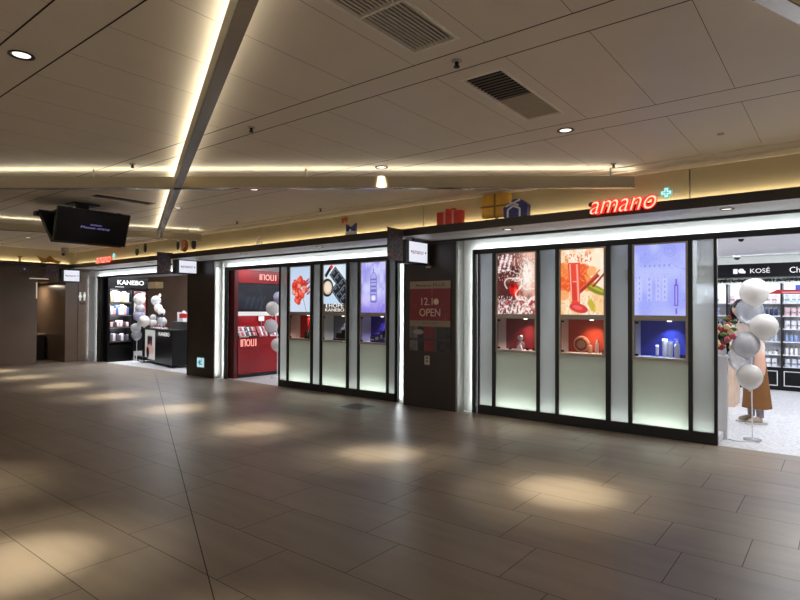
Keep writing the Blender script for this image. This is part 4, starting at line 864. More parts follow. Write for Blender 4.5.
text('header_letters', 'KANEBO', em('lit_white_letter', (250, 250, 250), 1.2), t, (XK, 7.93, 2.29), '+x', width=.80, height=.135, extrude=.012, bold=.012, label='white lit letters')
MB().box(XK, XK+.004, 7.86, 8.12, 2.215, 2.228).build('header_line', WHITE, t)
def P_kan(U, V, a):
    C = full(U, (232, 226, 230)); C = over(C, blob(U, V, a, .35, .78, .45, .5, .4), (150, 20, 34)); C = over(C, (U > .72)*1., (206, 64, 84)); C = over(C, blob(U, V, a, .6, .72, .2, .3, .3), (40, 36, 44)); C = over(C, blob(U, V, a, .8, .92, .2, .15, .2), (240, 240, 242)); C = over(C, (V < .4)*.6, (220, 214, 220)); return C
MB().box(XK-.04, XK-.012, 8.43, 8.81, .12, 2.12).build('picture_board', BLACK, t); paint('picture', P_kan, BACKLIT, t, 8.44, 8.80, 1.25, 2.10, XK-.01, 36, '+x')
MB().box(XK-.3, XK-.01, 8.44, 8.80, 0, .28).build('plinth', WHITE, t)
rows = [(1.77, [(226, 196, 150), (206, 214, 230), (236, 230, 226), (214, 176, 140)], .34, 'top', 6), (1.39, [(230, 220, 232), (224, 170, 160), (70, 90, 140), (240, 240, 244)], .31, 'second', 7), (1.03, [(226, 190, 184), (60, 56, 64), (212, 176, 176)], .22, 'third', 6), (.61, [(90, 86, 96), (200, 190, 196), (60, 60, 70)], .26, 'lowest', 7)]
for z0, cs, h, nm, n in rows:
    for i in range(n):
        y = 7.77+.56*(i+.5)/n; c = cs[i % len(cs)]; hh = h*random.uniform(.6, 1)
        m = MB().box(XK-.20, XK-.08, y-.038, y+.038, z0, z0+hh, ch=.006)
        tag(m.build('makeup_box', pm('kb_%d_%d_%d' % c, c, .5), loc=(XK-.14, y, z0)), 'makeup package on the %s shelf of the tall black unit' % nm, 'makeup box', 'makeup packages, %s shelf of the black unit' % nm)
# black counter
RZ = math.radians(-11)
t = thing('makeup_counter', 'long black makeup counter with a white picture panel on its front', 'counter', (-14.95, 8.45, 0), rz=RZ)
def cb(nm, mt, x0, x1, y0, y1, z0, z1, ch=0., par=None, **k):
    o = MB().box(x0, x1, y0, y1, z0, z1, ch=ch).build(nm, mt, par or t, loc=(0, 0, 0), **k); o.location = (0, 0, 0); o['_w'] = (0, 0, 0); return o
cb('body', BLACKG, -1.50, 1.08, -.28, .30, .06, .98, .006); cb('worktop', BLACKG, -1.53, 1.1, -.31, .33, .98, 1.01); cb('raised_back', BLACK, -.1, 1.1, .1, .33, 1.01, 1.22); cb('platform', BLACK, -1.8, -1.0, -.40, -.28, .07, .16)
for x, y in ((-1.7, -.34), (-1.1, -.34), (1.0, -.25), (1.0, .25), (-1.4, .2)): o = MB().lathe([(.03, -.012), (.035, 0), (.03, .012)], (x, y, .035), 14, axis='Y').build('caster', BLACK, t, loc=(0, 0, 0)); o.location = (0, 0, 0)
def P_ctr(U, V, a):
    C = full(U, (236, 234, 232)); C = over(C, rect(U, V, a, .48, .53, .24, .24), (40, 20, 30)); C = over(C, rect(U, V, a, .55, .5, .12, .12), (130, 50, 70)); C = over(C, blob(U, V, a, .45, .33, .45, .16, .4), (236, 188, 180)); C = over(C, blob(U, V, a, .28, .22, .14, .18, .2), (24, 20, 24)); return C
o = paint('front_picture', P_ctr, painted('lit_panel', .55), t, -1.22, -.32, .12, .96, -.2815, 36); 
for v in o.data.vertices: v.co += Vector(t['_w'])
o.location = (0, 0, 0)
o = text('counter_letters', 'KANEBO', em('counter_letter_glow', (236, 236, 236), .8), t, (.0, -.282, .83), '-y', width=.86, height=.10, extrude=.004, bold=.015)  # emission added to brighten letters that stay dim in the shade
for v in o.data.vertices: v.co += Vector(t['_w'])
o.location = (0, 0, 0)
ROT = Matrix.Rotation(RZ, 3, 'Z')
def onc(x, y, z): return tuple(Vector((-14.95, 8.45, 0))+ROT@Vector((x, y, z)))
for i, (x, w, lab) in enumerate(((-.75, .12, 'left white tester tray on the black counter'), (-.35, .10, 'middle white tester tray on the black counter'), (-.02, .07, 'right small tester tray on the black counter'))):
    p = onc(x, -.15, 1.01); tt = thing('tester_tray', lab, 'tray', p); MB().box(p[0]-w, p[0]+w, p[1]-.08, p[1]+.08, p[2], p[2]+.03, ch=.005).build('tray', WHPL, tt)
    for k in range(5): MB().lathe([(.012, 0), (.012, .06+.02*(k % 2))], (p[0]-w*.8+w*.4*k, p[1], p[2]+.03), 10).build('tester', [SILV, pm('rose_tester', (190, 110, 120), .4), BLACKG][k % 3], tt)
p = onc(.30, .22, 1.22); tt = thing('gift_set_display', 'white gift set display with red box on the raised back of the black counter', 'display', p)
MB().box(p[0]-.30, p[0]+.25, p[1]+.06, p[1]+.09, p[2], p[2]+.26).build('backboard', WHPL, tt); MB().box(p[0]-.02, p[0]+.22, p[1]-.08, p[1]+.05, p[2], p[2]+.10).build('base_box', WHPL, tt); MB().box(p[0]+.02, p[0]+.22, p[1]-.06, p[1]+.04, p[2]+.10, p[2]+.22).build('red_box', REDP, tt); MB().ball((p[0]+.16, p[1]-.01, p[2]+.25), .05, n=8).build('pompon', WHPL, tt)

# balloons --------------------------------------------------------------
def balloon_mat(name, rgb, alpha):
    m = bpy.data.materials.new(name); m.use_nodes = True; b = m.node_tree.nodes['Principled BSDF']; nt = m.node_tree
    no = nt.nodes.new('ShaderNodeTexNoise'); no.inputs['Scale'].default_value = 3; ra = nt.nodes.new('ShaderNodeValToRGB'); c = lin(rgb)
    ra.color_ramp.elements[0].color = (*[v*.9 for v in c], 1); ra.color_ramp.elements[1].color = (*c, 1); nt.links.new(no.outputs['Fac'], ra.inputs[0]); nt.links.new(ra.outputs[0], b.inputs['Base Color'])
    nt.nodes.remove(b); N = nt.nodes.new; L = nt.links.new; out = nt.nodes['Material Output']
    df = N('ShaderNodeBsdfDiffuse'); tr = N('ShaderNodeBsdfTranslucent'); gl = N('ShaderNodeBsdfGlossy'); gl.inputs['Roughness'].default_value = .18; tp = N('ShaderNodeBsdfTransparent'); fr = N('ShaderNodeFresnel')
    L(ra.outputs[0], df.inputs[0]); L(ra.outputs[0], tr.inputs[0])
    m1 = N('ShaderNodeMixShader'); m1.inputs[0].default_value = .38; L(df.outputs[0], m1.inputs[1]); L(tr.outputs[0], m1.inputs[2])
    m2 = N('ShaderNodeMixShader'); m2.inputs[0].default_value = alpha; L(tp.outputs[0], m2.inputs[1]); L(m1.outputs[0], m2.inputs[2])
    fr.inputs[0].default_value = 1.35; m3 = N('ShaderNodeMixShader'); L(fr.outputs[0], m3.inputs[0]); L(m2.outputs[0], m3.inputs[1]); L(gl.outputs[0], m3.inputs[2]); L(m3.outputs[0], out.inputs[0])
    MATS[name] = m; return m
BW = balloon_mat('pearl_balloon', (246, 242, 238), .97); BC = balloon_mat('clear_balloon', (232, 236, 244), .42); BL = balloon_mat('lilac_balloon', (206, 200, 226), .95); BS = balloon_mat('silver_balloon', (222, 222, 226), .75)
def balloon(label, c, r, mat, group=None, down=(0, 0, -1)):
    t = thing('balloon', label, 'balloon', c, group)
    prof = [(1e-5, 1.0)]+[(math.sin(PI*k/18)*(1 if k < 9 else 1-.06*((k-9)/9)), math.cos(PI*k/18)*(1 if k < 9 else 1.12)) for k in range(1, 17)]+[(.10, -1.16), (.05, -1.19)]
    b = MB().lathe([(a*r, h*r) for a, h in prof], c, 28); b.build('skin', mat, t)
    MB().lathe([(.05*r, -1.19*r), (.10*r, -1.26*r), (.09*r, -1.27*r)], c, 12).build('knot', mat, t); return t
def px(x, y, Y):
    d = FW+(x-400)/FPX*RT-(y-300)/FPX*UP; k = Y/d.y; return Vector((d.x*k, Y, CAMH+d.z*k)), k
def pxball(label, x, y, rp, Y, mat, group=None):
    c, k = px(x, y, Y); return balloon(label, tuple(c), rp*k/FPX, mat, group)
GB = 'balloons of the tall bunch at the right doorway'
pxball('topmost white balloon of the bunch at the right doorway', 754, 291.5, 13.2, 8.2, BW, GB)
pxball('see-through balloon over the dark hair of the person', 749.5, 311, 12.6, 8.34, BC, GB)
pxball('white balloon farthest right in the doorway bunch', 764, 326.5, 12.6, 8.16, BW, GB)
pxball('white balloon in the middle of the doorway bunch, over the pale blouse', 746, 344, 12.4, 8.12, BS, GB)
pxball('see-through balloon at the left of the doorway bunch', 740.5, 358, 12.0, 8.32, BC, GB)
pxball('lowest white balloon of the bunch at the right doorway', 749.7, 376.3, 11.8, 8.08, BW, GB)
t = thing('balloon_stand', 'thin white balloon stick standing on the pale doorway floor', 'stand', (-.889, 8.19, 0))
MB().tube([(-.889, 8.19, .02), (-.895, 8.2, .62), (-.90, 8.22, 1.25), (-.88, 8.22, 1.62)], .008, 8).build('stick', WHPL, t); MB().lathe([(.10, .001), (.10, .012), (.02, .022)], (-.889, 8.19, 0), 24).build('foot', BS, t)
t = thing('ribbon_curl', 'curled pale ribbon lying on the floor at the balloon stick', 'ribbon', (-1.1, 8.05, 0))
pts = [(-.80+.0-.035*k, 8.02+.05*math.sin(k*.7), .006) for k in range(14)]
tag(MB().tube(pts, .006, 6).build('ribbon', WHPL, t), 'curled pale ribbon', 'x'); del t.children[0]['label'], t.children[0]['category']
GK = 'balloons of the left bunch at the black makeup unit'
for (x, y, r, mt, lab) in ((139.5, 299, 5.6, BW, 'large white balloon at the top of the bunch before the black unit'), (140, 308.5, 4.6, BS, 'grey see-through balloon under the top white one at the black unit'), (139, 315, 5.6, BL, 'lilac balloon in the bunch before the black unit'), (144.2, 321, 5.5, BW, 'white balloon touching the left top corner of the black counter'), (136, 328, 5.0, BS, 'silvery balloon second lowest before the black unit'), (136.7, 335, 5.0, BC, 'lowest see-through balloon before the black unit')):
    pxball(lab, x, y, r, 8.22, mt, GK)
c, k = px(136.5, 340, 8.22)
t = thing('balloon_stand', 'slim white stick carrying the balloon bunch before the black unit', 'stand', (c.x, 8.22, 0)); MB().tube([(c.x, 8.22, .02), (c.x+.03, 8.23, 1.0), (c.x+.12, 8.23, 1.75)], .012, 8).build('stick', WHPL, t); MB().lathe([(.16, .001), (.16, .015), (.03, .03)], (c.x, 8.22, 0), 20).build('foot', WHPL, t)
GC = 'balloons of the right bunch over the black counter'
for (x, y, r, mt, lab) in ((156, 300.5, 4.8, BS, 'topmost silvery balloon over the black counter'), (158.2, 308, 4.1, BW, 'white balloon under the top one over the black counter'), (161.5, 312, 3.6, BW, 'small white balloon just above the black bow over the counter'), (153, 317.5, 3.1, BS, 'small grey balloon left of the black bow over the counter'), (152.3, 322.5, 4.2, BW, 'white balloon lowest left over the black counter'), (162, 321.5, 4.6, BS, 'silvery blue balloon lowest right over the black counter')):
    pxball(lab, x, y, r, 8.52, mt, GC)
c, k = px(160, 315.5, 8.45); t = thing('bow', 'black bow tied into the balloons over the counter', 'bow', tuple(c))
for s in (-1, 1): MB().prism([(c.x, c.z-.02), (c.x+s*.14, c.z-.06), (c.x+s*.14, c.z+.06), (c.x, c.z+.02)], c.y-.02, c.y+.02).build('loop', BLACK, t)
MB().ball(tuple(c), .03, n=8).build('knot', BLACK, t)
c2, k = px(158, 327, 8.5); t = thing('balloon_stick', 'thin white stick rising from the black counter inside the balloon bunch', 'stand', (c2.x, 8.5, 1.01)); MB().tube([(c2.x, 8.5, 1.012), (c2.x-.02, 8.5, 1.5), (c2.x-.10, 8.5, 1.75)], .008, 8).build('stick', WHPL, t); MB().lathe([(.08, 0), (.08, .015), (.02, .02)], (c2.x, 8.5, 1.011), 16).build('foot', WHPL, t)
# beige ceiling cove and round lamp seen behind
sbox('trim_11', pm('beige_cove', (244, 214, 160), .5), -20.9, -19.55, 10.5, 10.8, 2.32, 2.55)
p, k = px(160.5, 295.3, 10.78); t = thing('wall_lamp', 'small round white lamp on the brown wall behind the balloons', 'light', (p.x, 10.8, p.z)); MB().lathe([(.06, 0), (.07, .03)], (p.x, 10.76, p.z), 16, axis='Y').build('base', STEEL, t); MB().ball((p.x, 10.755, p.z), .055, n=10, sq=(1, .6, 1)).build('globe', LEDW, t)

# ------------------------------------------------------------------ red makeup shop (middle)
XI = -10.86
t = thing('red_makeup_unit', 'tall red lacquered makeup unit with counter, dark screen and pink lettering', 'display unit', (XI-.2, 8.5, 0)); Y0, Y1 = 7.80, 9.8
m = MB(); m.box(XI-.30, XI-.26, Y0, Y1, 0, 2.5); m.box(XI-.26, XI, Y0, Y1, 2.19, 2.5); m.build('carcass', REDL, t)
MB().box(XI-.30, XI+.01, 7.70, Y0, 0, 2.52).build('end_panel', DRED, t, label='dark red end panel')
sc = MB().box(XI-.26, XI-.06, Y0, Y1, 1.52, 2.19).build('screen', BLACK, t)
def P_scr(U, V, a):
    n = noise(U.shape, 5, 3); C = full(U, (22, 24, 34)); C = over(C, np.clip(n-.45, 0, .4), (46, 60, 84))
    for k in range(4):
        x = .10+.08*k; C = over(C, np.clip(1-np.abs(U-x-.12*V)/.012, 0, 1)*(V < .55)*.5, (96, 106, 130))
    d = np.sqrt((U-.05)**2+((V-.4)*a)**2); C = over(C, np.clip(1-np.abs(d-.3)/.012, 0, 1)*.5, (90, 90, 112)); return C
paint('screen_picture', P_scr, BACKLIT, sc, Y0+.04, Y1-.04, 1.58, 2.16, XI-.058, 60, '+x')
MB().box(XI-.26, XI+.02, Y0, Y1, 1.43, 1.52).build('light_shelf', em('white_ledge', (226, 222, 224), .9), t)
MB().box(XI-.26, XI-.20, Y0, Y1, .92, 1.43).build('back_panel', REDL, t)
cn = MB().box(XI-.26, XI+.03, Y0, Y1, .09, .92).build('counter', REDL, t); MB().box(XI-.24, XI+.0, Y0+.02, Y1, 0, .09).build('plinth', BLACK, t)
for zz in (.36, .62): MB().box(XI+.03, XI+.0315, Y0+.03, Y1, zz, zz+.008).build('drawer_gap', DRED, cn)
PNK = em('pink_logo', (255, 170, 160), 1.1)
def inoui(par, x, y0, z0, w, h):
    m = MB(); s = w*.035; T = .008
    cells = [0.0, .20, .43, .72, .96]
    def bar(a, b, c, d): m.box(x, x+T, y0+a*w, y0+b*w, z0+c*h, z0+d*h)
    k = .045
    bar(0, k*1.3, 0, 1)                                             # I
    bar(.10, .10+k, 0, 1); bar(.10, .30, .90, 1); bar(.26, .30+.005, 0, .95)     # N as an arch
    for i in range(20):                                             # O
        a0 = 2*PI*i/20; m.obox((x+T/2, y0+w*(.47+.105*math.cos(a0)), z0+h*(.5+.44*math.sin(a0))), (1, 0, 0), (0, -w*.105*math.sin(a0), h*.44*math.cos(a0)), (0, h*.44*math.cos(a0), w*.105*math.sin(a0)), T/2, h*.08, s*.62)
    bar(.64, .64+k, 0, 1); bar(.64, .84, 0, .10); bar(.80, .84+.005, 0, 1)       # U
    bar(.93, .93+k*1.3, 0, 1)                                       # I
    m.build('logo_letters', PNK, par, label='pink lit letters')
inoui(t, XI+.001, 8.40, 2.275, .50, .135); inoui(t, XI+.032, 7.86, .72, .44, .165)
area_along('ledge_light', (XI-.03, Y0+.05, 1.425), (XI-.03, Y1-.05, 1.425), .04, 3, SHOPW, (-.15, 0, -1))
# stepped tester displays on the counter
TR = [(7.90, 'white'), (8.16, 'dark'), (8.46, 'rose'), (8.78, 'white'), (9.08, 'dark')]
names = ['leftmost white tester tray on the red counter', 'dark palette tray on the red counter, left of the rose one', 'rose tester tray in the middle of the red counter', 'white tester tray right of the rose one on the red counter', 'rightmost dark palette tray on the red counter']
for (yy, kd), lab in zip(TR, names):
    tt = thing('tester_tray', lab, 'tray', (XI-.06, yy, .92)); bm_ = {'white': WHPL, 'dark': pm('dark_tray', (50, 26, 32), .3), 'rose': pm('rose_tray', (200, 120, 126), .4)}[kd]
    MB().obox((XI-.095, yy+.10, 1.045), (0, 1, 0), (.6, 0, -1), (1, 0, .6), .125, .135, .012).build('tray', bm_, tt)
    for k in range(8):
        q = (k % 4-1.5)*.05; r_ = (k//4-.5)*.13; c = Vector((XI-.095, yy+.10+q*1.15, 1.045))+Vector((.6, 0, -1)).normalized()*r_+Vector((1, 0, .6)).normalized()*.018
        MB().obox(c, (0, 1, 0), (.6, 0, -1), (1, 0, .6), .023, .05, .006).build('pan', [pm('coral_pan', (196, 80, 84), .5), WHPL, pm('plum_pan', (96, 40, 56), .5), pm('pink_pan', (226, 170, 172), .5)][(k+int(yy*10)) % 4], tt)
tt = thing('card_stand', 'small white price card standing on the red counter under the ledge', 'card', (XI-.14, 8.55, .92)); MB().box(XI-.155, XI-.145, 8.50, 8.66, 1.30, 1.42).build('card', WHPL, tt); MB().box(XI-.16, XI-.14, 8.57, 8.59, .921, 1.30).build('stem', STEEL, tt)
for (x, y, r, mt, lab) in ((278.5, 297, 5.2, BL, 'lilac balloon partly behind the shopfront frame, top of the red shop bunch'), (272.5, 308, 6.6, BW, 'white balloon before the dark screen of the red unit'), (271, 326, 6.8, BS, 'silvery balloon before the tester trays of the red unit'), (277, 344.5, 6.2, BW, 'lowest white balloon before the red counter')):
    pxball(lab, x, y, r, 8.5, mt, 'balloons of the bunch at the red makeup unit')
p, k = px(277.5, 345, 8.5); t = thing('balloon_stand', 'white stick of the balloon bunch at the red makeup unit', 'stand', (p.x, 8.5, 0)); MB().tube([(p.x, 8.5, .02), (p.x, 8.5, .8), (p.x-.1, 8.5, 1.7)], .01, 8).build('stick', WHPL, t); MB().lathe([(.15, .001), (.15, .015), (.03, .03)], (p.x, 8.5, 0), 20).build('foot', WHPL, t)

# ------------------------------------------------------------------ cosmetics shop (right): wall of shelves
YS = 13.62                                  # front of shelving
NAVYB = pm('navy_cabinet', (16, 16, 22), .5, 0, .1, spec=.2)
bays = [(-3.85, -2.90), (-2.90, -1.95), (-1.95, -.99), (-.99, -.03), (-.03, .93)]
bn = ['leftmost bay', 'bay seen through the frosted side pane', 'bay behind the person', 'bay at the right picture edge', 'bay beyond the right picture edge']
SZ = [.47, .72, .98, 1.24, 1.50, 1.76]
SHW = pm('shelf_white', (232, 234, 240), .4, 0, .02)
KB = []
for i, (a, b) in enumerate(bays):
    t = thing('shelf_unit', 'white lit shelving over a black panelled cabinet, %s' % bn[i], 'shelf unit', ((a+b)/2, YS+.2, 0)); KB.append(t)
    MB().box(a, b-.001, YS+.02, 14.01, 0, .46).build('base_cabinet', NAVYB, t)
    m = MB()
    for (q0, q1) in ((a+.05, (a+b)/2-.03), ((a+b)/2+.03, b-.05)):
        for r in ((q0, q1, .09, .105), (q0, q1, .375, .39)): m.box(r[0], r[1], YS+.005, YS+.02, r[2], r[3])
        for xx in (q0, q1-.015): m.box(xx, xx+.015, YS+.005, YS+.02, .105, .375)
    m.build('panel_moulding', WHITE, t)
    MB().box(a+.037, b-.001, 13.97, 14.01, .47, 2.16).build('back_board', SHW, t)
    for k, z in enumerate(SZ): MB().box(a+.037, b-.001, YS+.04, 13.97, z-.02, z).build('shelf', SHW, t)
    for xx in (a,): MB().box(xx+.001, xx+.036, YS+.03, 14.0, .46, 2.155).build('upright', BLACK, t)
    area_along('shelf_strip', (a+.05, YS+.06, 2.14), (b-.05, YS+.06, 2.14), .03, 7, COOL, (0, .5, -1))
t = thing('shop_header', 'black header board with white brand lettering above the shelves', 'sign', (-1.3, YS, 2.3))
MB().box(-4, 2.5, YS-.02, 14.01, 2.295, 2.57).build('board', NAVYB, t)
text('header_letters', 'KOSÉ', em('header_white', (236, 236, 240), 1.), t, (-1.50, YS-.022, 2.375), '-y', width=.34, height=.115, extrude=.006)
text('header_letters', 'Cher', em('header_white', (0, 0, 0)), t, (-.83, YS-.022, 2.36), '-y', width=.32, height=.115, extrude=.006)
m = MB().box(-1.72-.085, -1.72-.005, YS-.03, YS-.02, 2.37, 2.47, ch=.004); m.ball((-1.66, YS-.024, 2.425), .05, n=8, sq=(1.1, .15, 1)); m.ball((-1.61-.0, YS-.024, 2.40), .03, n=8, sq=(1, .15, 1)); m.build('logo_mark', em('header_white', (0, 0, 0)), t)
text('header_letters', 'média', em('header_white', (0, 0, 0)), t, (-2.75, YS-.022, 2.375), '-y', width=.40, height=.10, extrude=.006)
# dark garland on top of the shelves
m = MB()
for i in range(2600):
    c = Vector((random.uniform(-3.8, .9), random.uniform(YS+.0, YS+.16), random.uniform(2.20, 2.255))); u = Vector((random.gauss(0, 1), random.gauss(0, 1), random.gauss(0, 1))).normalized(); w = u.orthogonal().normalized(); s_ = random.uniform(.018, .03)
    m.add([c-u*s_, c+w*s_*.4, c+u*s_, c-w*s_*.4], [(0, 1, 2, 3)])
tag(m.build('leaf_garland', pm('dark_leaf', (30, 44, 28), .6, 0, .3, 30), loc=(-1.3, YS+.08, 2.2)), 'dark green leaf garland along the top of the shelves', 'garland', kind='stuff')
# products on the shelves: one kind per shelf and bay
kinds_ = ['carton', 'bottle', 'jar']
PAL = [(232, 234, 244), (150, 176, 226), (236, 200, 210), (214, 220, 236), (48, 54, 104), (196, 210, 232), (240, 238, 240), (170, 150, 210), (236, 226, 214)]
cname = {(232, 234, 244): 'white', (150, 176, 226): 'sky blue', (236, 200, 210): 'pale pink', (214, 220, 236): 'pale grey blue', (48, 54, 104): 'navy', (196, 210, 232): 'light blue', (240, 238, 240): 'off white', (170, 150, 210): 'lavender', (236, 226, 214): 'cream'}
protos = {}
def proto(kind, c):
    if (kind, c) in protos: return protos[(kind, c)]
    m = MB(); mt = [pm('prod_%d_%d_%d' % c, c, .4, 0, .04), SILV]
    if kind == 'carton': m.box(-.04, .04, -.03, .03, 0, .165, ch=.004); m.box(-.041, .041, -.031, .031, .05, .08, 1)
    elif kind == 'bottle': m.lathe([(.026, 0), (.028, .01), (.028, .12), (.012, .135)], n=12); m.lathe([(.014, .135), (.014, .175)], n=10, mi=1)
    else: m.lathe([(.034, 0), (.036, .01), (.036, .055)], n=14); m.lathe([(.037, .055), (.037, .085)], n=14, mi=1)
    me = m.build('shelf_'+kind, mt); protos[(kind, c)] = me; me['_proto'] = 1; return me
plan = {}
sel = [[('carton', 1), ('carton', 5), ('carton', 3), ('bottle', 0), ('carton', 2), ('bottle', 6)],
       [('carton', 6), ('bottle', 0), ('jar', 3), ('bottle', 4), ('carton', 1), ('carton', 0)],
       [('carton', 0), ('jar', 6), ('bottle', 5), ('carton', 8), ('bottle', 4), ('carton', 2)],
       [('carton', 3), ('bottle', 6), ('bottle', 1), ('carton', 0), ('carton', 2), ('carton', 5)]]
rown = ['bottom', 'fifth', 'fourth', 'third', 'second', 'top']
used_first = set()
for i in (1, 2, 3):
    a, b = bays[i]
    if i == 3: b = min(b, -.25)
    if i == 1: a = -2.45
    for k, z in enumerate(SZ):
        kd, ci = sel[i][k]; c = PAL[ci]; pr = proto(kd, c); st = {'carton': .105, 'bottle': .078, 'jar': .095}[kd]; n = int((b-a-.10)/st)
        for q in range(n):
            loc = (a+.06+st*(q+.5), YS+.12+.03*(q % 2), z)
            lab = '%s %s on the %s shelf, %s' % (cname[c], {'carton': 'carton', 'bottle': 'bottle', 'jar': 'jar'}[kd], rown[k], bn[i])
            if (kd, c) not in used_first: o = pr; used_first.add((kd, c)); o.location = loc
            else: o = pr.copy(); COL.objects.link(o); o.location = loc
            tag(o, lab.replace(' shelf,', ' shelf,'), kd, '%s shelf, %s' % (rown[k], bn[i]))
for k_, o in list(protos.items()):
    if k_ not in used_first: bpy.data.objects.remove(o)
# red roof shaped sign and blue card on the top shelf, right
t = thing('shelf_sign', 'red arrow shaped sign on the top shelf at the black upright', 'sign', (-.95, YS+.0, 1.95)); MB().prism([(-1.20, 1.945), (-1.04, 2.03), (-.60, 2.02), (-.60, 1.93)], YS+.02, YS+.035).build('board', pm('sign_red2', (168, 26, 34), .4), t); MB().box(-.96, -.62, YS+.015, YS+.02, 1.955, 1.985).build('pale_band', pm('pale_band', (206, 150, 160), .5), t)
t = thing('shelf_card', 'blue card on the top shelf at the right picture edge', 'card', (-.60, YS+.06, 2.02)); MB().box(-.74, -.45, YS+.05, YS+.065, 1.99, 2.12).build('card', pm('blue_card', (52, 90, 200), .4), t); MB().box(-.74, -.45, YS+.045, YS+.05, 2.0, 2.012).build('card_edge', WHPL, t)
# dome cameras on the shop ceiling
for (x, y, lab) in ((741, 237.2, 'nearer dark dome camera on the right shop ceiling'), (737, 256, 'farther dark dome camera on the right shop ceiling')):
    d = FW+(x-400)/FPX*RT-(y-300)/FPX*UP; k = (2.75-CAMH)/d.z; q = (d.x*k, d.y*k, 2.75); sc_ = k*.0065
    t = thing('dome_camera', lab, 'camera', q); MB().lathe([(sc_, 0), (sc_, -.02), (sc_*.85, -.03)], q, 18).build('base', WHITE, t); m = MB(); m.ball((q[0], q[1], q[2]-.03), sc_*.75, n=10); m.build('dome', BLACKG, t)

# white low panel behind the frame, wooden desk with flowers, black easel
t = thing('white_counter', 'white low counter end just behind the right frame edge', 'counter', (-1.5, 8.2, 0)); MB().box(-1.9, -1.135, 8.0, 8.1, 0, 1.0).build('body', WHPL, t); MB().box(-1.92, -1.13, 7.99, 8.4, 1.0, 1.03).build('worktop', WHPL, t)
WOOD = pm('pale_wood', (206, 178, 156), .45, 0, .12, 5)
t = thing('wooden_desk', 'pale wooden desk end behind the black easel', 'desk', (-1.8, 11.0, 0)); MB().box(-2.6, -1.42, 10.75, 11.4, 0, .92).build('body', WOOD, t); MB().box(-2.64, -1.39, 10.7, 11.45, .92, .96).build('desk_top', WOOD, t); MB().box(-1.42, -1.415, 10.8, 11.35, .05, .5).build('end_panel', WOOD, t)
t = thing('flower_arrangement', 'arrangement of cream, pink and red flowers at the right frame edge', 'flowers', (-1.22, 8.14, 1.03))
MB().lathe([(.05, 0), (.065, .05), (.055, .11), (.06, .13)], (-1.22, 8.14, 1.031), 18).build('vase', WHPL, t)
FC = [pm('cream_bloom', (222, 200, 150), .6), pm('rose_bloom', (186, 84, 96), .6), pm('red_bloom', (150, 36, 44), .6), pm('green_leaf', (78, 104, 48), .6)]
for q in range(26):
    c = Vector((-1.21+random.gauss(0, .075), 8.14+random.gauss(0, .07), 1.30+random.gauss(0, .11))); c.z = max(1.13, c.z); c.x = min(-1.05, c.x)
    m = MB()
    if q % 4 == 3: m.ball(c, .045, n=5, sq=(1, .35, .6)); m.build('leaf', FC[3], t)
    else:
        for h in range(5): m.ball(c+Vector((.02*math.cos(h*1.26), -.01, .02*math.sin(h*1.26))), .021, n=5)
        m.ball(c+Vector((0, -.012, 0)), .018, n=5); m.build('bloom', FC[q % 3], t)
m = MB()
for q in range(7): m.tube([(-1.22, 8.14, 1.10), (-1.22+random.gauss(0, .06), 8.14+random.gauss(0, .05), 1.24)], .004, 5)
m.build('stems', FC[3], t)
t = thing('easel', 'black easel stand with a dark board beside the person', 'easel', (-1.29, 8.92, 0))
MB().tube([(-1.285, 8.86, .012), (-1.27, 8.88, 1.05)], .014, 8).build('leg', BLACK, t); MB().tube([(-1.275, 9.02, .012), (-1.27, 8.90, 1.05)], .012, 8).build('leg', BLACK, t); MB().tube([(-1.42, 9.06, .012), (-1.29, 8.90, 1.05)], .012, 8).build('leg', BLACK, t)
MB().tube([(-1.28, 8.87, .42), (-1.275, 8.97, .42)], .01, 8).build('cross_bar', BLACK, t); MB().obox((-1.29, 8.84, 1.14), (.9, .45, 0), (-.45, .9, .15), (0, -.15, 1), .07, .008, .22).build('board', BLACKG, t)

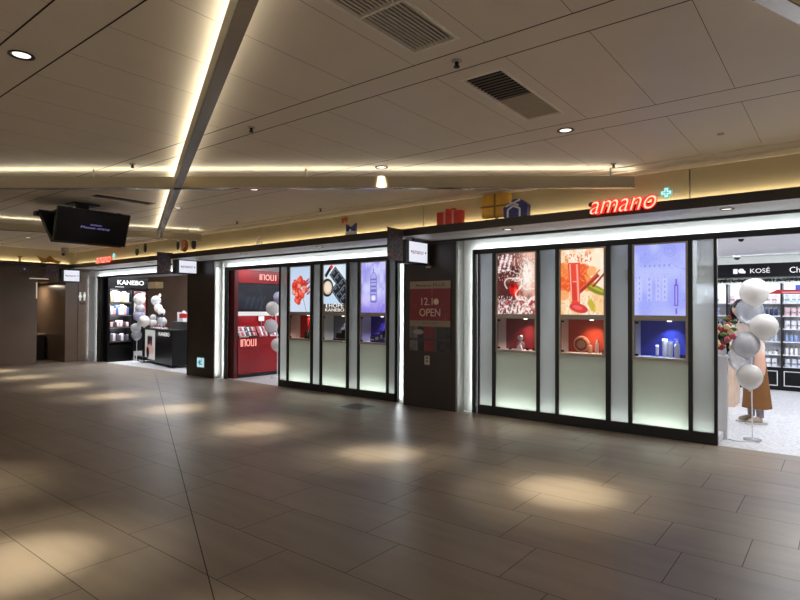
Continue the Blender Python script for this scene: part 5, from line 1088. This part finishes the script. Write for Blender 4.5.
# ------------------------------------------------------------------ the person
def person():
    SKIN = pm('skin', (214, 168, 146), .5, 0, .04); HAIR = pm('black_hair', (24, 19, 18), .45, 0, .2, 40); BLOUSE = pm('cream_blouse', (222, 202, 190), .7, 0, .05, 12); SKIRT = pm('brown_skirt', (122, 78, 34), .75, 0, .08, 14); SOCK = pm('grey_sock', (140, 128, 132), .8); SHOE = pm('beige_shoe', (168, 152, 132), .6, 0, .25, 30); SOLE = pm('pale_sole', (206, 200, 192), .6)
    def skin(name, verts, edges, radii, mat, parent=None, sub=2):
        me = bpy.data.meshes.new(name); me.from_pydata(verts, edges, []); o = bpy.data.objects.new(name, me); COL.objects.link(o)
        md = o.modifiers.new('s', 'SKIN'); md.use_smooth_shade = True; me.skin_vertices.new() if not me.skin_vertices else None
        for v, r in zip(me.skin_vertices[0].data, radii): v.radius = (r, r) if not isinstance(r, tuple) else r
        me.skin_vertices[0].data[0].use_root = True
        sd = o.modifiers.new('u', 'SUBSURF'); sd.levels = sub; sd.render_levels = sub
        bpy.context.view_layer.update(); dg = bpy.context.evaluated_depsgraph_get(); m2 = bpy.data.meshes.new_from_object(o.evaluated_get(dg)); bpy.data.objects.remove(o)
        m2.materials.append(mat); o = bpy.data.objects.new(name, m2); COL.objects.link(o)
        for p in m2.polygons: p.use_smooth = True
        if parent: o.parent = parent
        return o
    V, E, Rr = [], [], []
    def add(p, r, par=None):
        V.append(p); Rr.append(r); i = len(V)-1
        if par is not None: E.append((par, i))
        return i
    pel = add((0, 0, .93), .14); sp_ = add((-.03, 0, 1.10), .115, pel); ch = add((-.08, 0, 1.30), .135, sp_); nb = add((-.14, 0, 1.44), .075, ch); nk = add((-.18, 0, 1.50), .052, nb)
    h1 = add((-.215, 0, 1.56), .075, nk); h2 = add((-.235, 0, 1.63), .092, h1); h3 = add((-.235, 0, 1.69), .07, h2); no = add((-.325, 0, 1.605), .014, h2)
    for s in (-1, 1):
        hp = add((.0, s*.09, .84), .095, pel); kn = add((-.03, s*.095, .47), .055, hp); an = add((.0, s*.10, .10), .036, kn); fo = add((-.07, s*.105, .05), .038, an); to = add((-.15, s*.11, .04), .03, fo)
        sh = add((-.10, s*.17, 1.38), .06, ch); el = add((-.12, s*.22, 1.12), .042, sh); wr = add((-.33, s*.16, 1.05), .027, el); pa = add((-.39, s*.145, 1.045), .028, wr); kn2 = add((-.42, s*.14, 1.04), .026, pa)
        for j, (dy, ln) in enumerate(((-.027, .052), (-.009, .062), (.009, .058), (.027, .045))):
            f1 = add((-.445, s*.14+dy, 1.035), .009, kn2); f2 = add((-.445-ln*.6, s*.14+dy, 1.02), .008, f1); add((-.445-ln, s*.14+dy, 1.0), .007, f2)
        t1 = add((-.395, s*.145-s*.04, 1.03), .010, pa); add((-.43, s*.145-s*.055, 1.02), .008, t1)
    root = skin('person', V, E, Rr, SKIN); root.location = (-.985, 9.46, 0); root.rotation_euler.z = math.radians(38)
    tag(root, 'person with black hair, pale blouse and long brown skirt behind the balloons, bending forward', 'person')
    # blouse: torso and sleeves
    V, E, Rr = [], [], []
    a = add((-.005, 0, .86), (.17, .15)); b = add((-.03, 0, 1.10), (.15, .145), a); c = add((-.08, 0, 1.30), (.165, .16), b); add((-.135, 0, 1.43), (.085, .085), c)
    for s in (-1, 1): sh = add((-.10, s*.16, 1.385), .08, c); el = add((-.12, s*.225, 1.13), .066, sh); add((-.30, s*.17, 1.06), .05, el)
    skin('blouse', V, E, Rr, BLOUSE, root)
    # skirt with folds
    m = MB(); n = 48; prof = [(.92, .125), (.84, .14), (.6, .165), (.38, .18), (.22, .195)]
    vs = [((r*.92*(1+.04*math.sin(7*2*PI*k/n)*(.93-z)))*math.cos(2*PI*k/n)+(.0 if z > .5 else .012), r*(1+.05*math.sin(7*2*PI*k/n)*(.93-z))*math.sin(2*PI*k/n), z) for z, r in prof for k in range(n)]
    fs = [(i*n+k, i*n+(k+1) % n, (i+1)*n+(k+1) % n, (i+1)*n+k) for i in range(len(prof)-1) for k in range(n)]
    m.add(vs, fs, 0, True).build('skirt', SKIRT, root, loc=(0, 0, 0)).location = (0, 0, 0)
    # hair: crown cap and loose locks falling to the jaw and forward
    m = MB(); hc = Vector((-.215, 0, 1.655)); m.ball(hc+Vector((.012, 0, .005)), .112, n=12, sq=(1, .95, .95))
    rh = random.Random(3)
    for q in range(54):
        th = -2.2+4.4*q/53+rh.uniform(-.06, .06); ln = rh.uniform(.20, .29); a = hc+Vector((.095*math.cos(th), .095*math.sin(th), .045)); fwd = rh.uniform(.0, .05)
        m.tube([a, a+Vector((.018*math.cos(th)-fwd*.3, .02*math.sin(th), -.10)), a+Vector((.01*math.cos(th)-fwd, .012*math.sin(th)+rh.uniform(-.02, .02), -ln))], [.022, .026, .006], 6)
    o = m.build('hair', HAIR, root, loc=(0, 0, 0)); o.location = (0, 0, 0)
    m = MB()
    for s in (-1, 1): m.ball((-.318, s*.035, 1.64), .009, n=6)
    o = m.build('eyes', HAIR, root, loc=(0, 0, 0)); o.location = (0, 0, 0)
    o = MB().ball((-.312, 0, 1.572), .012, n=6, sq=(.6, 1.6, .5)).build('mouth', pm('lip', (170, 90, 86), .5), root, loc=(0, 0, 0)); o.location = (0, 0, 0)
    for s in (-1, 1):
        o = MB().tube([(0, s*.10, .09), (-.008, s*.098, .24)], [.044, .05], 14).build('sock', SOCK, root, loc=(0, 0, 0)); o.location = (0, 0, 0)
        V, E, Rr = [], [], []; q0 = add((.03, s*.10, .058), .044); q1 = add((-.04, s*.103, .062), .048, q0); q2 = add((-.12, s*.108, .048), .042, q1); add((-.185, s*.112, .042), .032, q2)
        sh = skin('shoe', V, E, Rr, SHOE, root)
        so = MB().prism([(.075, s*.10-.04), (.075, s*.10+.04), (-.10, s*.108+.05), (-.20, s*.112+.035), (-.225, s*.112), (-.20, s*.112-.035), (-.10, s*.108-.05)], .001, .026, 'XY').build('sole', SOLE, sh, loc=(0, 0, 0)); so.location = (0, 0, 0)
person()

# tidy helper properties
for o in bpy.data.objects:
    for k in ('_w', '_proto'):
        if k in o: del o[k]
